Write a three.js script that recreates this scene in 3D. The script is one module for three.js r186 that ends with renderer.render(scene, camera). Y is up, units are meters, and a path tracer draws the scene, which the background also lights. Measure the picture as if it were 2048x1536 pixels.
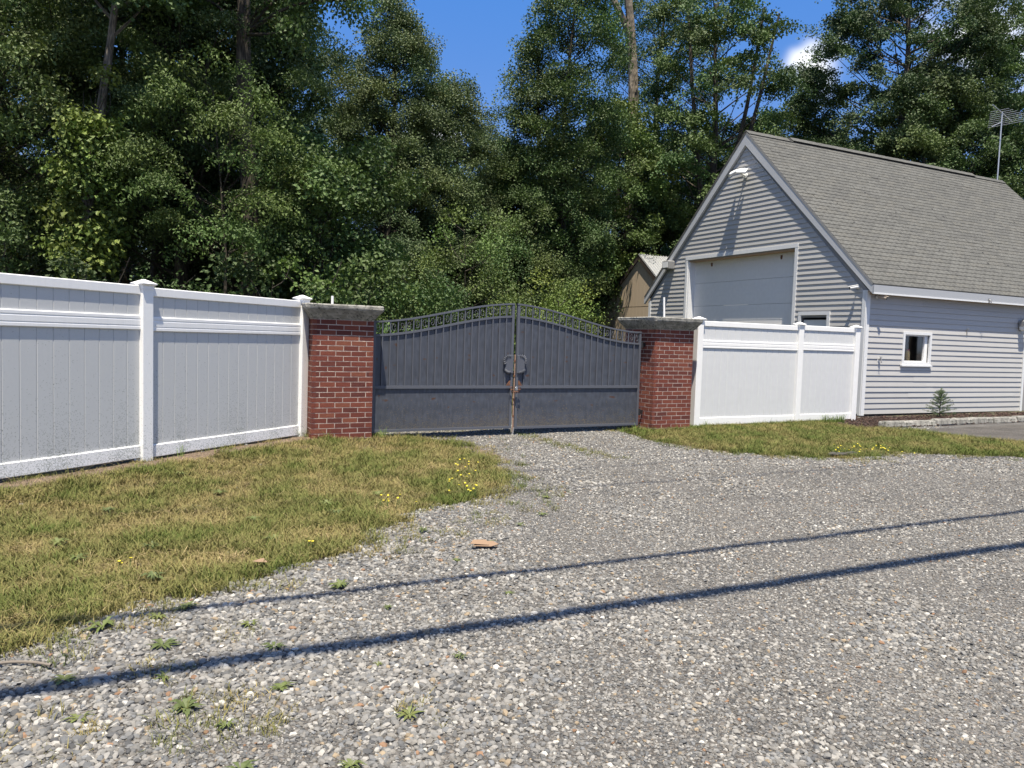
import * as THREE from 'three';
import { mergeGeometries, mergeVertices } from 'three/addons/utils/BufferGeometryUtils.js';
import { createNoise2D, createNoise3D } from 'simplex-noise';

// ---------------------------------------------------------------- camera, sky, sun, exposure
const scene = new THREE.Scene();
const camera = new THREE.PerspectiveCamera(53.0, 4 / 3, 0.1, 1500);
const D2R = Math.PI / 180;
camera.rotation.order = 'YXZ';
camera.position.set(0, 1.45, 0);
camera.rotation.set(-3.35 * D2R, 0, 1.83 * D2R);

const SUN = new THREE.Vector3(0.008, 1, 0.355).normalize();   // high midday sun, behind the camera
const sun = new THREE.DirectionalLight(new THREE.Color(1, 0.91, 0.75), 4.9);
sun.position.copy(SUN).multiplyScalar(60).add(new THREE.Vector3(2, 0, -14));
sun.target.position.set(2, 0, -14);
sun.castShadow = true;
sun.shadow.mapSize.set(4096, 4096);
Object.assign(sun.shadow.camera, { left: -35, right: 35, top: 35, bottom: -35, near: 1, far: 140 });
scene.add(sun, sun.target);

const EXPOSURE = 1.9;

function mulberry(a) { return () => { a |= 0; a = a + 0x6D2B79F5 | 0; let t = Math.imul(a ^ a >>> 15, 1 | a); t = t + Math.imul(t ^ t >>> 7, 61 | t) ^ t; return ((t ^ t >>> 14) >>> 0) / 4294967296; }; }
const n2 = createNoise2D(mulberry(11)), n3 = createNoise3D(mulberry(12));
const fbm2 = (x, y, o = 4) => { let s = 0, a = 0.5, f = 1; for (let i = 0; i < o; i++) { s += a * n2(x * f + i * 17.3, y * f - i * 9.1); a *= 0.5; f *= 2.03; } return s; };
const fbm3 = (x, y, z, o = 4) => { let s = 0, a = 0.5, f = 1; for (let i = 0; i < o; i++) { s += a * n3(x * f + i * 7.7, y * f, z * f - i * 5.3); a *= 0.5; f *= 2.03; } return s; };
const clamp = (v, a = 0, b = 1) => Math.min(b, Math.max(a, v));
const lerp = (a, b, t) => a + (b - a) * t;
const smooth = (a, b, v) => { const t = clamp((v - a) / (b - a)); return t * t * (3 - 2 * t); };

{ // deep-blue summer sky with small cumulus; extra unseen clouds added for neutral fill
  const W = 1024, H = 512, data = new Float32Array(W * H * 4), r = mulberry(5);
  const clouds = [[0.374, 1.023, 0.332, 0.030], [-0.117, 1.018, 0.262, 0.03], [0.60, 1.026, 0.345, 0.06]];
  for (let i = 0; i < 120; i++) { const az = r() * 6.283, e = 0.12 + r() * 1.5, s = 0.04 + r() * 0.07; if (Math.cos(az) > 0.8 && e < 0.6) continue; clouds.push([Math.sin(az), Math.cos(az), e, s]); }  // clouds added out of view to whiten and brighten the fill light
  const cl = clouds.map(([x, z, y, s]) => { const l = Math.hypot(x, z); const v = new THREE.Vector3(x / l, y, -z / l).normalize(); v.s = s; return v; });
  for (let j = 0; j < H; j++) for (let i = 0; i < W; i++) {
    const th = (i / W - 0.5) * 2 * Math.PI, ph = ((j + 0.5) / H - 0.5) * Math.PI;
    const x = Math.cos(th) * Math.cos(ph), z = Math.sin(th) * Math.cos(ph), y = Math.sin(ph);
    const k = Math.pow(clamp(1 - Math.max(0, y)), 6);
    let c = [lerp(0.036, 0.34, k), lerp(0.138, 0.40, k), lerp(0.40, 0.50, k)];  // horizon paled towards white to neutralise the fill on upright surfaces
    if (y < 0) c = [0.16, 0.17, 0.15];
    let m = 0;
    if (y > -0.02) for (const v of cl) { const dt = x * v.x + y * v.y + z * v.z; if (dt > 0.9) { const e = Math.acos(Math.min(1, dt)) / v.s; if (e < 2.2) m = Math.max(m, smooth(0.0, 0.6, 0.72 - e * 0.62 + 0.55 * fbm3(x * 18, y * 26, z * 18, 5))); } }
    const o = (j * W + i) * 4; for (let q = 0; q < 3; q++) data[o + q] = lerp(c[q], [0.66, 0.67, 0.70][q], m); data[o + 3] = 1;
  }
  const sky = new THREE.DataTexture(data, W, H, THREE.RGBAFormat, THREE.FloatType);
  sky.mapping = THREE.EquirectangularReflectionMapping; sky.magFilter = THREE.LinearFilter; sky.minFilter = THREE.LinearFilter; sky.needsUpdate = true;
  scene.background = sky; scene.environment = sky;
}

// ---------------------------------------------------------------- helpers
const taken = {};
function numbered(n) { const k = taken[n] = (taken[n] ?? -1) + 1; return k ? n + '_' + String(k).padStart(3, '0') : n; }
function setup(o) { o.castShadow = true; o.receiveShadow = true; return o; }
function part(name, geo, m, parent, x = 0, y = 0, z = 0) { const o = setup(new THREE.Mesh(geo, m)); o.name = name; o.position.set(x, y, z); parent.add(o); return o; }
function tag(o, label, category, group, kind) { o.userData.label = label; o.userData.category = category; if (group) o.userData.group = group; if (kind) o.userData.kind = kind; return o; }
function thing(name, label, category, [x, y, z] = [0, 0, 0], turn = 0, group) { const o = new THREE.Group(); o.name = numbered(name); o.position.set(x, y, z); o.rotation.y = turn; scene.add(o); return tag(o, label, category, group); }
function single(name, geo, m, label, category, [x, y, z] = [0, 0, 0], turn = 0, group) { const o = part(numbered(name), geo, m, scene, x, y, z); o.rotation.y = turn; return tag(o, label, category, group); }
function struct(name, geo, m) { const o = part(name, geo, m, scene); o.userData.kind = 'structure'; return o; }
const box = (w, h, d, x = 0, y = 0, z = 0) => new THREE.BoxGeometry(w, h, d).translate(x, y, z);
// box with its uv in metres
function mbox(w, h, d, x = 0, y = 0, z = 0) {
  const g = new THREE.BoxGeometry(w, h, d).translate(x, y, z), p = g.attributes.position, n = g.attributes.normal, uv = g.attributes.uv;
  for (let i = 0; i < p.count; i++) { const ax = Math.abs(n.getX(i)), ay = Math.abs(n.getY(i)); uv.setXY(i, ax > 0.5 ? p.getZ(i) : p.getX(i), ay > 0.5 ? p.getZ(i) : p.getY(i)); }
  return g;
}
const cyl = (r0, r1, h, n = 12) => new THREE.CylinderGeometry(r1, r0, h, n);
function rod(a, b, r, n = 8) { // straight round bar between two points
  const A = new THREE.Vector3(...a), B = new THREE.Vector3(...b), g = cyl(r, r, A.distanceTo(B), n);
  g.applyQuaternion(new THREE.Quaternion().setFromUnitVectors(new THREE.Vector3(0, 1, 0), B.clone().sub(A).normalize())); const c = A.add(B).multiplyScalar(0.5);
  return g.translate(c.x, c.y, c.z);
}
function tubeAlong(pts, r, seg = 24, rad = 6, closed = false) { return new THREE.TubeGeometry(new THREE.CatmullRomCurve3(pts.map(p => new THREE.Vector3(...p)), closed), seg, r, rad, closed); }
function tris(list, uvs) { const g = new THREE.BufferGeometry(); g.setAttribute('position', new THREE.Float32BufferAttribute(list, 3)); if (uvs) g.setAttribute('uv', new THREE.Float32BufferAttribute(uvs, 2)); g.computeVertexNormals(); return g; }
const merge = list => mergeGeometries(list.map(g => { const q = g.index ? g.toNonIndexed() : g; for (const k of Object.keys(q.attributes)) if (!['position', 'normal', 'uv'].includes(k)) q.deleteAttribute(k); if (!q.attributes.uv) q.setAttribute('uv', new THREE.Float32BufferAttribute(new Float32Array(q.attributes.position.count * 2), 2)); return q; }));
// stack of rounded-square outlines: levels = [halfX, halfZ, y, cornerRadius]
function loft(levels, rough = 0, seed = 1) {
  const per = 4, N = 4 * (per + 1), P = [];
  for (const [hx, hz, y, rr] of levels) { const loop = []; const q = Math.max(0.0008, rr);
    for (let c = 0; c < 4; c++) for (let k = 0; k <= per; k++) { const a = (c + k / per) * Math.PI / 2; const sx = [1, -1, -1, 1][c], sz = [1, 1, -1, -1][c]; let x = sx * (hx - q) + q * Math.cos(a), z = sz * (hz - q) + q * Math.sin(a); let yy = y;
      if (rough) { const w = n3(x * 9 + seed * 31, y * 9, z * 9) * rough, w2 = n3(x * 30 + seed, y * 30, z * 30) * rough * 0.5; x += (w + w2) * Math.cos(a); z += (w + w2) * Math.sin(a); yy += w2; }
      loop.push([x, yy, z]); } P.push(loop); }
  const pos = []; const quad = (a, b, c, d) => pos.push(...a, ...b, ...c, ...a, ...c, ...d);
  for (let l = 0; l + 1 < P.length; l++) for (let k = 0; k < N; k++) { const m = (k + 1) % N; quad(P[l][k], P[l + 1][k], P[l + 1][m], P[l][m]); }
  const cap = (loop, up) => { const c = [0, loop.reduce((s, p) => s + p[1], 0) / N, 0]; for (let k = 0; k < N; k++) { const m = (k + 1) % N; up ? pos.push(...c, ...loop[m], ...loop[k]) : pos.push(...c, ...loop[k], ...loop[m]); } };
  cap(P[0], false); cap(P[P.length - 1], true);
  const uv = []; for (let i = 0; i < pos.length; i += 3) uv.push(pos[i] + pos[i + 2] * 0.7, pos[i + 1] + pos[i + 2] * 0.5);
  return tris(pos, uv);
}

// ---------------------------------------------------------------- textures (surface grain and wear only)
function texture(w, h, fn, srgb = true, repeat = [1, 1]) {
  const d = new Uint8Array(w * h * 4);
  for (let j = 0; j < h; j++) for (let i = 0; i < w; i++) { const c = fn(i / w, j / h, i, j), o = (j * w + i) * 4; if (typeof c === 'number') d[o] = d[o + 1] = d[o + 2] = clamp(c) * 255; else { d[o] = clamp(c[0]) * 255; d[o + 1] = clamp(c[1]) * 255; d[o + 2] = clamp(c[2]) * 255; } d[o + 3] = 255; }
  const t = new THREE.DataTexture(d, w, h); t.wrapS = t.wrapT = THREE.RepeatWrapping; t.magFilter = THREE.LinearFilter; t.minFilter = THREE.LinearMipmapLinearFilter; t.generateMipmaps = true;
  if (srgb) t.colorSpace = THREE.SRGBColorSpace; t.repeat.set(...repeat); t.needsUpdate = true; return t;
}
// noise that tiles
const tn = (u, v, f, s = 0) => { const a = u * 6.28318, b = v * 6.28318, r = f / 6.28318; return 0.5 * (n3(Math.cos(a) * r + s, Math.sin(a) * r, Math.cos(b) * r + Math.sin(b) * r * 0.61) + n3(Math.sin(b) * r - s, Math.cos(b) * r + 3, Math.sin(a) * r * 1.1)); };
// field of small grains: returns {height, tone} arrays, tiling
function grains(S, count, rmin, rmax, seed) {
  const r = mulberry(seed), h = new Float32Array(S * S), tone = new Float32Array(S * S).fill(0.45), hue = new Float32Array(S * S);
  for (let i = 0; i < count; i++) { const cx = r() * S, cy = r() * S, q = r(), R = lerp(rmin, rmax, q * q * q), a = r() * 3.14, e = 0.6 + 0.4 * r(), tt = r(), hh = r() - 0.5, ca = Math.cos(a), sa = Math.sin(a);
    for (let y = -Math.ceil(R); y <= R; y++) for (let x = -Math.ceil(R); x <= R; x++) { const u = (x * ca + y * sa) / R, v = (-x * sa + y * ca) / (R * e), k = 1 - u * u - v * v; if (k > 0) { const o = ((Math.round(cy + y) % S + S) % S) * S + (Math.round(cx + x) % S + S) % S; const z = Math.sqrt(k) * R / rmax * 0.8 + 0.2 * q; if (z > h[o]) { h[o] = z; tone[o] = tt; hue[o] = hh; } } } }
  return { h, tone, hue };
}
const GS = 1024, gr = grains(GS, 26000, 2, 11, 3);
const gritMap = texture(GS, GS, (u, v, i, j) => { const o = j * GS + i, t = 0.62 + 0.32 * gr.tone[o] + 0.10 * tn(u, v, 60), k = gr.hue[o] * 0.06; return [t + k, t, t - k]; });
const gritBump = texture(GS, GS, (u, v, i, j) => gr.h[j * GS + i], false);
const speckMap = texture(256, 256, (() => { const r = mulberry(9); return (u, v) => 0.86 + 0.10 * tn(u, v, 26) + (r() - 0.5) * 0.16 - (r() < 0.012 ? 0.3 : 0); })());
const roughBump = texture(512, 512, (() => { const r = mulberry(19); return (u, v) => 0.5 + 0.35 * tn(u, v, 70) + 0.25 * tn(u, v, 24) + (r() - 0.5) * 0.3; })(), false);
const blotchMap = texture(512, 512, (() => { const r = mulberry(29); return (u, v) => { const a = 0.86 + 0.20 * tn(u, v, 5) + 0.16 * tn(u, v, 17, 5) + (r() - 0.5) * 0.08, l = smooth(0.42, 0.62, tn(u, v, 30, 9) + 0.4 * tn(u, v, 6, 2)); return [a - 0.35 * l, a - 0.33 * l, a - 0.36 * l]; }; })());
const granuleMap = texture(512, 512, (() => { const r = mulberry(39); return (u, v) => { const q = r(), a = 0.80 + (q - 0.5) * 0.34 + 0.14 * tn(u, v, 9); return [a, a, a * 0.985]; }; })());
const streakMap = texture(512, 512, (() => { const r = mulberry(49); const col = Array.from({ length: 512 }, () => r()); return (u, v, i) => { const a = 0.965 + 0.022 * (col[i] - 0.5) + 0.014 * tn(u, v, 8); return [a, a, a * 1.002]; }; })());
const barkBump = texture(256, 512, (u, v) => 0.5 + 0.5 * tn(u, v * 0.5, 22) * (0.6 + 0.6 * Math.abs(tn(u, v, 9, 3))), false);
const barkMap = texture(256, 512, (u, v) => { const a = 0.72 + 0.3 * tn(u, v * 0.5, 22) + 0.22 * tn(u, v, 5, 4); return [a, a * 0.97, a * 0.93]; });
// clippings and soil thrown against the foot of the white fence; v spans 2 m of height, u 4 m of length
const splashMap = (() => { const W = 2048, H = 1024, a = new Float32Array(W * H).fill(1), r = mulberry(59);
  for (let i = 0; i < 30000; i++) { const y = -Math.log(1 - r()) * 0.12 * H, x = r() * W, thick = 0.35 + 0.65 * smooth(-0.3, 0.5, n2(x / 260, 3)); if (r() > thick || y > H * 0.9) continue; const L = 1 + r() * (y < 0.16 * H ? 11 : 6), an = r() * 6.28, k = 0.22 + 0.5 * r(); for (let q = 0; q < L; q += 0.5) { const px = Math.round(x + Math.cos(an) * q + W) % W, py = Math.round(y + Math.sin(an) * q); if (py >= 0 && py < H) { a[py * W + px] = Math.min(a[py * W + px], k); } } }
  return texture(W, H, (u, v, i, j) => { const k = a[j * W + i], s = 0.985 + 0.008 * tn(u * 4, v, 40); return [s * lerp(0.38, 1, k), s * lerp(0.42, 1, k), s * lerp(0.38, 1, k)]; }, true, [0.25, 0.5]); })();
// tan dust spotted on dark gate paint, thickest low down beside the latch; u = metres from the hinge / 2.2, v = metres / 2
const dustMap = (() => { const W = 1024, H = 1024, a = new Float32Array(W * H), r = mulberry(69);
  for (let i = 0; i < 9000; i++) { const y = (0.05 - Math.log(1 - r()) * 0.055) * H, x = (1 - Math.pow(r(), 1.5) * 0.95) * W; const R = 0.7 + r() * 1.7, k = 0.25 + 0.6 * r(); for (let q = -2; q <= 2; q++) for (let p = -2; p <= 2; p++) if (q * q + p * p <= R * R) { const px = Math.round(x + p), py = Math.round(y + q); if (px >= 0 && px < W && py >= 0 && py < H) a[py * W + px] = Math.max(a[py * W + px], k); } }
  return texture(W, H, (u, v, i, j) => { const k = a[j * W + i], s = 0.80 + 0.10 * tn(u * 3, v, 14) + 0.05 * tn(u * 8, v * 0.4, 40, 2), rust = smooth(0.35, 0.7, tn(u, v, 20, 8) + 0.9 * smooth(0.95, 1.0, u) - 0.25) * 0.8; const b = [0.43 * s, 0.455 * s, 0.51 * s].map((c, q) => lerp(c, [0.56, 0.50, 0.40][q], k)); return b.map((c, q) => lerp(c, [0.40, 0.24, 0.15][q], rust)); }); })();

const M = {};
function mat(name, rgb, roughness, extra = {}) { const m = new THREE.MeshPhysicalMaterial({ roughness, metalness: 0, ...extra }); m.color.setRGB(...rgb); m.name = name; return M[name] = m; }
mat('vinyl', [0.86, 0.86, 0.855], 0.42, { map: streakMap });
mat('vinylPlain', [0.85, 0.85, 0.845], 0.42);
mat('vinylSplash', [0.86, 0.86, 0.855], 0.45, { map: splashMap });
mat('board', [0.52, 0.53, 0.535], 0.5, { map: splashMap });
mat('boardClean', [0.63, 0.64, 0.65], 0.5, { map: streakMap });
mat('gatePaint', [0.090, 0.097, 0.118], 0.42, { bumpMap: roughBump, bumpScale: 0.0006 });
mat('gateSheet', [0.60, 0.60, 0.61], 0.42, { map: dustMap });
mat('rust', [0.23, 0.10, 0.055], 0.85, { map: blotchMap, bumpMap: roughBump, bumpScale: 0.002 });
mat('paleRust', [0.42, 0.27, 0.20], 0.8, { map: blotchMap });
mat('steel', [0.62, 0.62, 0.60], 0.3, { metalness: 1 });
mat('mortar', [0.60, 0.50, 0.44], 0.95, { map: speckMap, bumpMap: roughBump, bumpScale: 0.004 });
mat('concrete', [0.33, 0.32, 0.29], 0.92, { map: blotchMap, bumpMap: roughBump, bumpScale: 0.006 });
const brickMats = [[0.235, 0.055, 0.034], [0.205, 0.047, 0.030], [0.265, 0.068, 0.040], [0.18, 0.042, 0.029], [0.235, 0.062, 0.038], [0.15, 0.036, 0.027], [0.29, 0.088, 0.050]].map((c, i) => mat('brick' + i, c, 0.85, { map: speckMap, bumpMap: roughBump, bumpScale: 0.0035 }));
const sidingMats = [0.415, 0.43, 0.445].map((v, i) => mat('siding' + i, [v * 1.09, v * 1.075, v * 1.055], 0.55, { map: streakMap }));
mat('trim', [0.74, 0.75, 0.76], 0.45, { map: streakMap });
mat('fascia', [0.50, 0.51, 0.53], 0.5);
mat('gutterGrey', [0.36, 0.375, 0.40], 0.5);
mat('soffit', [0.40, 0.33, 0.27], 0.8);
mat('wood', [0.42, 0.28, 0.18], 0.85, { map: streakMap });
mat('sheath', [0.25, 0.25, 0.25], 0.9);
mat('doorPanel', [0.80, 0.79, 0.78], 0.6, { map: streakMap });
mat('dark', [0.012, 0.012, 0.013], 0.8);
mat('inner', [0.16, 0.15, 0.14], 0.9);
const shingleMats = [[0.150, 0.150, 0.144], [0.140, 0.140, 0.135], [0.160, 0.160, 0.154], [0.131, 0.131, 0.127], [0.155, 0.153, 0.144]].map((c, i) => mat('shingle' + i, c, 0.95, { map: granuleMap, bumpMap: roughBump, bumpScale: 0.002 }));
mat('glass', [1, 1, 1], 0.02, { transmission: 1, thickness: 0, ior: 1.5 });
mat('whitePaint', [0.78, 0.78, 0.77], 0.35);
mat('black', [0.02, 0.02, 0.022], 0.4);
mat('greyMetal', [0.30, 0.30, 0.30], 0.45, { metalness: 0.4 });
mat('aluminium', [0.55, 0.56, 0.57], 0.45, { metalness: 0.8 });
mat('bark', [0.13, 0.115, 0.095], 0.95, { map: barkMap, bumpMap: barkBump, bumpScale: 0.03 });
mat('barkPale', [0.27, 0.245, 0.21], 0.95, { map: barkMap, bumpMap: barkBump, bumpScale: 0.02 });
mat('leaf', [1, 1, 1], 0.62, { transmission: 0.4, thickness: 0, side: THREE.DoubleSide, specularIntensity: 0.6 });
mat('grassBlade', [1, 1, 1], 0.75, { side: THREE.DoubleSide, specularIntensity: 0.4 });
mat('pebble', [1, 1, 1], 0.9, { specularIntensity: 0.5 });
mat('mulch', [1, 1, 1], 0.95);
mat('petal', [0.62, 0.52, 0.03], 0.6, { side: THREE.DoubleSide });
mat('stem', [0.10, 0.17, 0.04], 0.7, { side: THREE.DoubleSide });
mat('needle', [0.11, 0.17, 0.065], 0.7, { side: THREE.DoubleSide });
mat('weed', [0.09, 0.15, 0.045], 0.65, { side: THREE.DoubleSide });
mat('card', [0.25, 0.165, 0.105], 0.9, { side: THREE.DoubleSide });
mat('tan', [0.58, 0.47, 0.34], 0.85, { map: streakMap });
mat('redPlastic', [0.4, 0.03, 0.03], 0.4);
mat('ochre', [0.45, 0.33, 0.14], 0.5);

// ---------------------------------------------------------------- ground  (plan coordinates: x to the right, d = metres ahead, z = -d)
const FENCE_P = [-2.728, 9.935], FENCE_S = [0.407, 0.914];            // far post of the left fence and its direction
const fenceSide = (x, d) => (x - FENCE_P[0]) * FENCE_S[1] - (d - FENCE_P[1]) * FENCE_S[0];   // metres in front of the left fence
const GATE_O = [-2.55, 9.80], GATE_A = Math.atan2(0.4772, 0.8788);
const gateT = (x, d) => (x - GATE_O[0]) * 0.8788 + (d - GATE_O[1]) * 0.4772;
const gateW = (x, d) => -(x - GATE_O[0]) * 0.4772 + (d - GATE_O[1]) * 0.8788;    // metres behind the pillar fronts
const HOUSE_C = [7.15, 15.74], HOUSE_A = Math.atan2(0.447, 0.894);
const houseX = (x, d) => (x - HOUSE_C[0]) * 0.894 + (d - HOUSE_C[1]) * 0.447;
const houseF = (x, d) => (x - HOUSE_C[0]) * 0.447 - (d - HOUSE_C[1]) * 0.894;    // metres in front of the long wall
function G(x, d) { const q = x * 0.8788 + d * 0.4772 - 3; const e = q > 0 ? 0.0085 * Math.sqrt(q * q + 1) - 0.0085 : 0; const f = fenceSide(x, d), inFence = x < -1.2 && d < 10.6 ? Math.exp(-(f * f) / 0.7) * 0.105 : 0; return Math.min(e, 0.22) + inFence + 0.012 * fbm2(x * 0.7, d * 0.7, 3); }
const at = (x, d, up = 0) => [x, G(x, d) + up, -d];

// two packed wheel tracks that swing from the road into the gateway
const rut = (x, d) => { const c = 0.35 + 0.030 * (11.5 - d) * (11.5 - d), w = 0.32; return Math.max(Math.exp(-Math.pow((x - c - 0.85) / w, 2)), Math.exp(-Math.pow((x - c + 0.75) / w, 2))) * smooth(13, 10, d); };
function inside(poly, x, y) { let c = false; for (let i = 0, j = poly.length - 1; i < poly.length; j = i++) { const [a, b] = poly[i], [e, f] = poly[j]; if ((b > y) !== (f > y) && x < (e - a) * (y - b) / (f - b) + a) c = !c; } return c; }
const LAWN_L = [[-9, 1.8], [-2.75, 2.2], [-2.35, 3.1], [-1.96, 3.85], [-1.54, 4.5], [-1.18, 4.8], [-1.06, 5.5], [-0.72, 6.5], [-0.28, 6.8], [-0.09, 7.8], [-0.35, 9.1], [-0.80, 10.45], [-1.25, 10.75], [-1.85, 10.5], [-2.5, 10.2], [-9, -4]];
const LAWN_R = [[1.75, 12.25], [2.05, 11.25], [2.57, 10.4], [3.2, 10.05], [4.4, 9.85], [5.4, 10.6], [6.1, 10.5], [7.1, 10.4], [9.5, 10.6], [9.5, 11.6], [8.3, 12.0], [7.6, 12.35], [7.2, 13.2], [6.5, 13.55], [6.0, 13.8], [5.9, 14.75], [2.9, 13.2]];
const MULCH = [[6.05, 14.5], [6.0, 13.85], [6.3, 13.55], [7.0, 13.75], [8.4, 14.5], [10.5, 15.55], [13, 16.8], [12.4, 18.0], [7.2, 15.6], [6.6, 15.2]];
const ASPH = [[7.0, 13.2], [7.6, 12.35], [8.3, 12.0], [9.5, 11.6], [14, 11.6], [14, 16.6], [8.4, 14.2], [7.3, 13.6]];
const wob = (x, d) => [x + 0.16 * fbm2(x * 1.7, d * 1.7, 4), d + 0.20 * fbm2(x * 1.7 + 40, d * 1.7, 4)];
const onLawn = (x, d) => { const [a, b] = wob(x, d); return (inside(LAWN_L, a, b) && fenceSide(x, d) > 0.05) || (inside(LAWN_R, a, b)); };
const onMulch = (x, d) => inside(MULCH, x, d), onAsph = (x, d) => inside(ASPH, x, d) && !onMulch(x, d);
const nearLawn = (x, d, m) => onLawn(x - m, d) || onLawn(x + m, d) || onLawn(x, d + m) || onLawn(x, d - m);
const behind = (x, d) => (x < -1.9 ? fenceSide(x, d) < 0 : gateW(x, d) > 0.9 && gateT(x, d) < 6.4) || d > 16 || (gateT(x, d) >= 6.4 && gateW(x, d) > 0.3 && houseF(x, d) < 0);
const bareSoil = (x, d) => 0.9 * smooth(1.0, 0.45, Math.hypot((x + 0.42 + (d - 9.7) * 0.35) / 0.34, (d - 9.7) / 0.95) + 0.5 * fbm2(x * 4, d * 4, 3)) + (fenceSide(x, d) < 0.28 && fenceSide(x, d) > -0.3 && x < -1.8 ? 0.9 : 0);
{
  const axis = (a, b, step, far) => { const v = []; for (let q = a; q <= b; q += step) v.push(q); let s = step; let e = b; while (e < far) { s *= 1.35; e += s; v.push(e); } s = step; e = a; while (e > -far) { s *= 1.35; e -= s; v.unshift(e); } return v; };
  const X = axis(-7, 11, 0.08, 500), Dd = axis(1, 17.5, 0.08, 500), pos = [], col = [], uv = [], idx = [];
  const grit = [0.195, 0.183, 0.168], soil = [0.17, 0.13, 0.085], tanSoil = [0.28, 0.20, 0.14], forest = [0.06, 0.06, 0.035], yard = [0.16, 0.16, 0.09];
  for (const d of Dd) for (const x of X) {
    pos.push(x, G(x, d), -d); uv.push(x / 1.1, d / 1.1);
    let c = grit.map(v => v * (1 + 0.25 * fbm2(x * 0.9, d * 0.9, 4)));
    { const k = 0.22 * rut(x, d) + 0.3 * smooth(0.05, 0.5, fbm2(x * 0.5 - 7, d * 0.5, 4)) * smooth(-1, 2.5, x); c = c.map((v, q) => lerp(v, [0.275, 0.258, 0.236][q], clamp(k))); }
    if (onLawn(x, d)) c = soil;
    const b = clamp(bareSoil(x, d)); if (b > 0) c = c.map((v, q) => lerp(v, tanSoil[q], b));
    if (onMulch(x, d)) c = [0.055, 0.035, 0.027];
    if (onAsph(x, d)) c = [0.15, 0.135, 0.12].map(v => v * (1 + 0.4 * fbm2(x * 1.4, d * 1.4)));
    if (behind(x, d)) c = (d < 20 && x > -2 ? yard : forest);
    col.push(...c);
  }
  const nx = X.length; for (let j = 0; j + 1 < Dd.length; j++) for (let i = 0; i + 1 < nx; i++) { const a = j * nx + i; idx.push(a, a + 1, a + nx, a + 1, a + nx + 1, a + nx); }
  const g = new THREE.BufferGeometry(); g.setAttribute('position', new THREE.Float32BufferAttribute(pos, 3)); g.setAttribute('color', new THREE.Float32BufferAttribute(col, 3)); g.setAttribute('uv', new THREE.Float32BufferAttribute(uv, 2)); g.setIndex(idx); g.computeVertexNormals();
  struct('ground', g, mat('earth', [1, 1, 1], 0.95, { vertexColors: true, map: gritMap, bumpMap: gritBump, bumpScale: 0.012 }));
}

function scatter(name, geo, m, spots, label, category, parent = scene) {     // spots: {p, q (quaternion), s [x,y,z], c}
  const o = setup(new THREE.InstancedMesh(geo, m, spots.length)), M4 = new THREE.Matrix4(), S = new THREE.Vector3(), P = new THREE.Vector3(), C = new THREE.Color();
  spots.forEach((t, i) => { M4.compose(P.set(...t.p), t.q, S.set(...t.s)); o.setMatrixAt(i, M4); if (t.c) o.setColorAt(i, C.setRGB(...t.c)); });
  o.name = name; o.userData.kind = 'stuff'; if (label) tag(o, label, category); parent.add(o); return o;
}
const qYaw = a => new THREE.Quaternion().setFromEuler(new THREE.Euler(0, a, 0));
const qEul = (x, y, z) => new THREE.Quaternion().setFromEuler(new THREE.Euler(x, y, z, 'YXZ'));

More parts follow.
